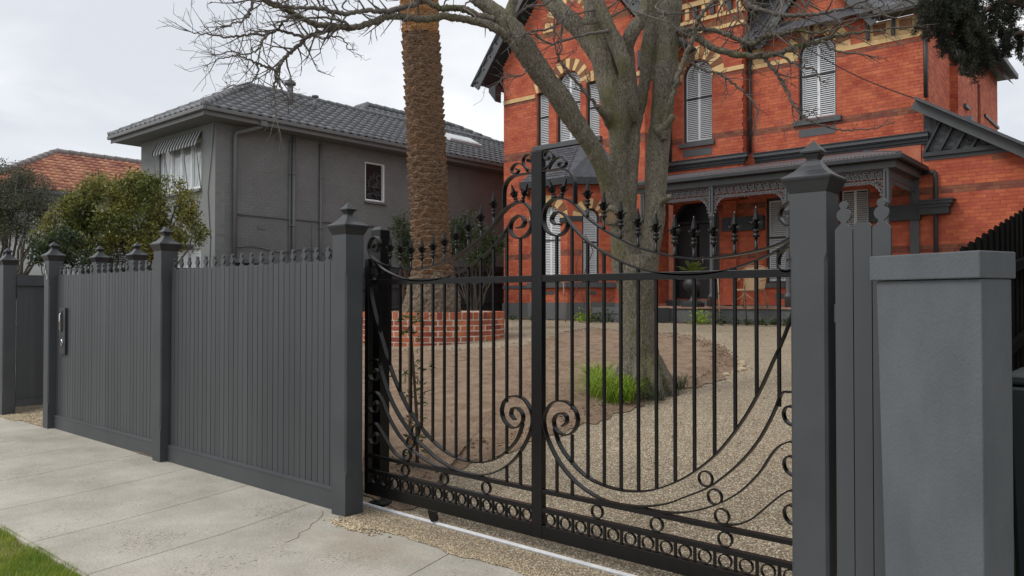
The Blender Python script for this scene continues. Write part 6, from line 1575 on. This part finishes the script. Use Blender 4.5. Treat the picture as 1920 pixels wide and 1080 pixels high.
# strappy clump at the foot of the tree
def strap(g, base, L_, w, a, lean, droop, n=5):
    d = Vector((math.cos(a), math.sin(a), 0)); sd = Vector((-d.y, d.x, 0)); P = []
    for i in range(n+1):
        f = i/n; P.append(base+d*(lean*L_*f**1.4)+Vector((0, 0, L_*(f-droop*f*f*f))))
    vs = []; 
    for i, p in enumerate(P):
        ww = w*(1-(i/n)**2*.95)/2; vs += [p-sd*ww, p+sd*ww]
    g.add(vs, [(2*i, 2*i+1, 2*i+3, 2*i+2) for i in range(n)], True)
cl = thing('strappy_grass_clump', 'bright green strappy grass clump at the left foot of the bare tree', 'plant', (-4.85, 3.75, ter(3.75)))
g = MB()
for i in range(1250):
    u = rs_.random(); cxy = rs_.choice([(1128, 9.0, 26), (1145, 8.2, 30), (1176, 8.3, 22), (1116, 8.4, 16), (1160, 8.15, 25), (1134, 8.6, 30), (1122, 9.1, 20), (1178, 8.2, 14)])
    p = at(cxy[0]-3+rs_.gauss(0, cxy[2]*.42), 740, cxy[1]+rs_.uniform(-.2, .2)); p.z = ter(p.y)+.04
    strap(g, p, rs_.uniform(.2, .50), rs_.uniform(.006, .011), rs_.uniform(0, 6.28), rs_.uniform(.25, 1.25), rs_.uniform(.3, .85))
obj('leaves', g, M['clump'], cl, kind='stuff')
c2t = thing('sparse_tuft', 'sparse dull green tuft between the tree roots and the soil at the right', 'plant', (-4.4, 4.6, ter(4.6)))
g = MB()
for i in range(170):
    p = at(1262+rs_.gauss(0, 14), 700, 8.6+rs_.uniform(-.2, .2)); p.z = ter(p.y)+.04
    strap(g, p, rs_.uniform(.10, .28), .006, rs_.uniform(0, 6.28), rs_.uniform(.2, 1.0), rs_.uniform(.2, .6))
for i in range(120):
    p = at(1225+rs_.gauss(0, 12), 735, 8.1+rs_.uniform(-.1, .1)); p.z = ter(p.y)+.04
    strap(g, p, rs_.uniform(.08, .2), .005, rs_.uniform(0, 6.28), rs_.uniform(.2, 1.0), rs_.uniform(.2, .6))
obj('leaves', g, M['leafC'], c2t, kind='stuff')
# staked sapling just inside the gate
sp = thing('staked_sapling', 'young leafy sapling tied to a pale stake just inside the gate', 'sapling', (-5.35, 1.4, ter(1.4)))
sb = at(783, 905, 6.65); sb.z = ter(sb.y); 
g = MB(); g.tube([sb, sb+Vector((-.03, .02, .45)), at(772, 640, 6.7), at(768, 590, 6.7)], [.016, .014, .010, .006], 8); obj('stem', g, M['stem'], sp)
g = MB(); a = at(768, 650, 6.78); b = Vector((a.x+.02, a.y, ter(a.y)-.05)); g.beam(b, a, .022, .022); obj('stake', g, M['stake'], sp)
g = MB()
for (x, y, n, sx, sy) in ((772, 598, 26, 20, 14), (770, 625, 16, 22, 10), (775, 690, 10, 18, 12), (760, 705, 5, 25, 6), (803, 688, 5, 5, 5), (785, 720, 14, 14, 10), (765, 745, 12, 14, 10), (790, 750, 12, 12, 8), (778, 790, 14, 18, 12), (790, 820, 12, 22, 12), (770, 850, 14, 22, 14), (760, 880, 10, 20, 10), (800, 845, 8, 12, 8)):
    for i in range(n):
        p = at(x+rs_.gauss(0, sx*.5), y+rs_.gauss(0, sy*.5), 6.7+rs_.uniform(-.12, .12)); d = (rv()+Vector((0, 0, .35))).normalized()
        L_ = rs_.uniform(.05, .09)
        o = None; leaf(g, p, d, (d.orthogonal()+Vector((0, 0, .6))).normalized(), L_, L_*.34)
obj('leaves', g, M['sapleaf'], sp, kind='stuff')
g = MB()
for k in range(14):
    z = sb.z+.1+.09*k; p = Vector((sb.x-.02, sb.y+.02, z)); g.tube([p, p+Vector((rs_.uniform(-.12, .12), rs_.uniform(-.12, .12), rs_.uniform(.02, .09)))], .004, 4)
obj('side_shoots', g, M['stem'], sp, kind='stuff')
# low plants and mulch strips along the villa
g = MB(); g.grid(70, 5, lambda u, v: (-16.6+4.4*u, 14.1+1.0*v-(.35 if u > .35 else .1)*0, ter(14.5)+.012+.05*mnoise.noise(Vector((u*60, v*4, 0)))), True)
g.grid(90, 5, lambda u, v: (-10.1+9.0*u, 13.95+.70*v, ter(14.2)+.012+.05*mnoise.noise(Vector((u*90, v*4, 5)))), True); struct('mulch_bed', g, M['mulch'])
def lowplant(px, py, D, n, r_, h, m='leafC', lab=''):
    c = at(px, py, D); c.z = ter(c.y)+.02
    t = thing('bedding_plant', lab, 'plant', c, group='low plants along the villa plinth')
    g = MB()
    for i in range(n):
        d = (rv()+Vector((0, 0, .8))).normalized(); q = c+Vector((rs_.gauss(0, r_*.5), rs_.gauss(0, r_*.4), abs(rs_.gauss(0, h*.5)))); leaf(g, q, d, (rv()+Vector((0, 0, 1))).normalized(), rs_.uniform(.05, .09), .04)
    obj('leaves', g, M[m], t, kind='stuff')
labs = ['small green plant by the gas meter', 'low green plant left of the bay window stakes', 'bushy green plant below the bay window', 'second bushy green plant below the bay window', 'plant with upright shoots left of the bare tree', 'bushy bright green plant right of the porch step', 'small plant by the first veranda stake', 'small plant between the veranda stakes', 'small plant at the foot of the second stake', 'low plant right of the second stake', 'low plant near the right gate pillar', 'last low plant before the right gate pillar']
for (px, py, D, n, r_, h), lb in zip(((962, 592, 22, 60, .14, .12), (1000, 592, 21.8, 50, .14, .12), (1095, 590, 20.6, 240, .28, .26), (1118, 592, 20.4, 150, .22, .22), (1142, 592, 20.2, 110, .16, .30), (1312, 597, 18.6, 220, .26, .28), (1352, 600, 18.2, 90, .16, .18), (1378, 602, 18.0, 50, .12, .12), (1402, 603, 17.8, 70, .12, .14), (1428, 604, 17.6, 90, .15, .15), (1450, 605, 17.4, 90, .15, .15), (1478, 606, 17.2, 110, .18, .18)), labs):
    lowplant(px, py, D, n, r_, h, 'clump' if px in (1312, 1095) else 'leafC', lb)
for (px, y0, y1, D), lb in zip(((1060, 522, 597, 20.9), (1108, 520, 595, 20.4), (952, 518, 600, 22.5), (1350, 515, 600, 18.3), (1400, 535, 603, 17.9)), ('bamboo stake left of the bay windows', 'bamboo stake between the bay windows', 'pale stake beside the paling fence', 'bamboo stake left of the cane chair', 'brown young trunk in front of the cane chair')):
    a = at(px, y1, D); b = at(px-4, y0, D); a.z = ter(a.y); t = thing('garden_stake', lb, 'stake', a, group='stakes along the villa')
    g = MB(); g.tube([a, b], .016, 6); obj('pole', g, M['stake' if px != 1400 else 'stem'], t)
    g = MB(); g.lathe([(.020, 0), (.026, .01), (.020, .02)], c=a.lerp(b, .62), n=8); obj('tie', g, M['rubber'], t)
# bare climber whips on the bay wall
g = MB()
for P in ([(1085, 598), (1096, 570), (1088, 540), (1100, 500), (1112, 470), (1098, 440)], [(1080, 598), (1070, 572), (1082, 545), (1080, 500), (1088, 462)], [(1098, 590), (1110, 566), (1140, 566), (1152, 555)]):
    g.tube([at(x, y, 20.9-.0*(y)) for x, y in P], .012, 5)
tag(obj('climber_whips', g, M['stem']), 'bare brown climber stems straggling up the bay wall', 'climber')
# gas meter
gmr = thing('gas_meter', 'grey gas meter with coiled pipes on the plinth at the left end of the villa', 'meter', (-15.9, 14.95, 1.0))
c = at(967, 582, 22.9); c.y = 15.12; c.x = at(967, 582, 22.9).x+.06
g = MB(); g.box(c.x-.15, c.x+.15, c.y, c.y+.18, 1.10, 1.44); obj('case', g, M['meter'], gmr, bev=.03)
g = MB(); g.box(c.x-.06, c.x+.08, c.y-.008, c.y-.001, 1.30, 1.36); obj('dial', g, M['white'], gmr)
g = MB(); g.tube([(c.x-.10, c.y+.09, 1.44), (c.x-.11, c.y+.09, 1.58), (c.x-.2, c.y+.09, 1.62), (c.x-.22, c.y+.09, 1.0)], .02, 8); g.tube([(c.x+.10, c.y+.09, 1.44), (c.x+.10, c.y+.09, 1.62), (c.x+.0, c.y+.1, 1.7), (c.x-.08, c.y+.1, 1.62)], .02, 8)
g.lathe([(.03, -.03), (.07, -.03), (.07, .03), (.03, .03)], c=(c.x-.06, c.y+.05, 1.60), axis=(0, 1, 0), n=14); obj('pipes', g, M['trim_dark'], gmr)
g = MB(); g.tube([(c.x+.33, 15.2, 1.0), (c.x+.33, 15.2, 1.72)], .02, 8); tag(obj('conduit', g, M['trim']), 'thin conduit rising right of the gas meter on the plinth', 'pipe')
# urn with cycad on the porch
ur = thing('garden_urn', 'dark footed urn on the porch in front of the door', 'urn', (-10.55, 14.3, VF))
uc = at(1299, 572, 19.2); uc = Vector((uc.x, uc.y, VF+.001))
ur.location = uc
g = MB(); sqlathe(g, [(.21, 0), (.21, .09), (.19, .10), (.13, .14)], uc.x, uc.y, uc.z); obj('base', g, M['trim_dark'], ur)
g = MB(); g.lathe([(.12, .14), (.07, .20), (.05, .28), (.06, .34), (.12, .38), (.20, .44), (.24, .52), (.24, .60), (.20, .66), (.19, .74), (.25, .80), (.27, .83), (.24, .84), (.22, .80)], c=uc, n=20, cap=False); obj('bowl', g, M['trim_dark'], ur)
cy = thing('cycad', 'small cycad with stiff arching yellow green fronds growing in the urn', 'plant', uc+Vector((0, 0, .8)))
g = MB(); g.lathe([(.01, .80), (.22, .79)], c=uc, n=14, cap=False); obj('soil', g, M['mulch'], cy)
for k in range(22):
    g = MB(); a = k*2.4; el = rs_.uniform(.3, 1.3); L_ = rs_.uniform(.38, .52); d = Vector((math.cos(a)*math.cos(el), math.sin(a)*math.cos(el), math.sin(el)))
    b0 = uc+Vector((0, 0, .82)); P = [b0+d*(L_*f)-Vector((0, 0, .14*f*f*L_/.5)) for f in (0, .25, .5, .75, 1)]; sd = d.cross(Vector((0, 0, 1))).normalized()
    g.tube(P, [.008, .007, .006, .004, .002], 5)
    for j in range(1, 18):
        f = j/18; q = b0+d*(L_*f)-Vector((0, 0, .14*f*f*L_/.5)); ln = .09*math.sin(PI*min(1, f*1.05+.05))+.02
        for s_ in (-1, 1): leaf(g, q, (sd*s_+d*.8).normalized(), Vector((0, 0, 1)), ln, .014)
    obj('frond', g, M['cycad'], cy)
# cane chair on the veranda
ch = thing('cane_chair', 'tan woven cane armchair on the veranda right of the door', 'chair', (-8.4, 15.6, VF))
cc = at(1406, 572, 18.6); cc = Vector((cc.x+.0, cc.y, VF)); ch.location = cc; ch_x, ch_y = cc.x, cc.y
g = MB(); g.box(ch_x-.27, ch_x+.27, ch_y-.25, ch_y+.25, VF+.38, VF+.44); obj('seat', g, M['cane'], ch, bev=.02)
for sx, sy in ((-1, -1), (1, -1), (-1, 1), (1, 1)):
    g = MB(); g.tube([(ch_x+sx*.31, ch_y+sy*.29, VF), (ch_x+sx*.25, ch_y+sy*.23, VF+.40)], .018, 8); obj('leg', g, M['cane'], ch)
g = MB(); g.grid(10, 8, lambda u, v: (ch_x+(-.27+.54*u)*(1+.12*v), ch_y+.24+.10*v-.08*(1-(2*u-1)**2), VF+.45+.52*v), True); obj('back', g, M['cane'], ch)
for s_ in (-1, 1):
    g = MB(); g.tube([(ch_x+s_*.27, ch_y-.24, VF+.42), (ch_x+s_*.31, ch_y-.2, VF+.62), (ch_x+s_*.32, ch_y+.1, VF+.66), (ch_x+s_*.31, ch_y+.32, VF+.92)], .016, 8); obj('armrest', g, M['cane'], ch)
    g = MB(); g.tube([(ch_x+s_*.28, ch_y-.26, VF+.12), (ch_x, ch_y-.26, VF+.33)], .010, 6); obj('brace', g, M['cane'], ch)
g = MB(); g.tube([(ch_x-.31, ch_y+.33, VF+.93), (ch_x-.15, ch_y+.30, VF+1.0), (ch_x+.15, ch_y+.30, VF+1.0), (ch_x+.31, ch_y+.33, VF+.93)], .016, 8); obj('top_rail', g, M['cane'], ch)
# bicycle behind the veranda column
bk = thing('bicycle', 'white wheeled bicycle leaning behind the veranda column nearest the gate pillar', 'bicycle', (-7.2, 15.6, VF))
b0 = at(1480, 560, 18.3); bx, by = b0.x, 15.35; bk.location = (bx, by, VF)
whs = []
for dx in (0, 1.02):
    g = MB(); g.circ(bx+dx, VF+.34, .34, .028, by-.015, by+.015, 32); w_ = obj('wheel', g, M['white'], bk)
    g = MB()
    for k in range(14): a = k*2*PI/14; g.tube([(bx+dx+.02*math.cos(a+1), by, VF+.34+.02*math.sin(a+1)), (bx+dx+.315*math.cos(a), by, VF+.34+.315*math.sin(a))], .0022, 4)
    obj('spokes', g, M['chrome'], w_)
fr = [((0, .34), (.20, .80)), ((.20, .80), (.62, .82)), ((.22, .72), (.48, .30)), ((.48, .30), (.62, .86)), ((.48, .30), (1.02, .34)), ((.60, .76), (1.02, .34)), ((.20, .80), (.17, .96))]
g = MB()
for (x0, z0), (x1, z1) in fr: g.tube([(bx+x0, by, VF+z0), (bx+x1, by, VF+z1)], .014, 8)
obj('frame', g, M['red'], bk)
g = MB(); g.tube([(bx+.17, by-.26, VF+.97), (bx+.12, by-.1, VF+1.0), (bx+.12, by+.1, VF+1.0), (bx+.17, by+.26, VF+.97)], .012, 8); obj('handlebar', g, M['trim_dark'], bk)
g = MB(); g.obox((bx+.62, by, VF+.90), (1, 0, 0), (0, 1, 0), (0, 0, 1), .12, .06, .025); obj('saddle', g, M['rubber'], bk, bev=.02)

# scattered dead leaves and twigs on the driveway and bed
g = MB()
for i in range(260):
    x = rs_.uniform(-10, -1.2); y = rs_.uniform(.5, 11)
    z = ter(y)+(.012 if x > -4.1 or y < .3 else .075); a = rs_.uniform(0, 6.28)
    leaf(g, Vector((x, y, z)), Vector((math.cos(a), math.sin(a), rs_.uniform(-.05, .25))).normalized(), Vector((0, 0, 1)), rs_.uniform(.02, .05), .018)
tag(obj('fallen_leaves', g, M['stem'], kind='stuff'), 'dead brown leaves scattered thinly over the soil bed and driveway', 'leaves')
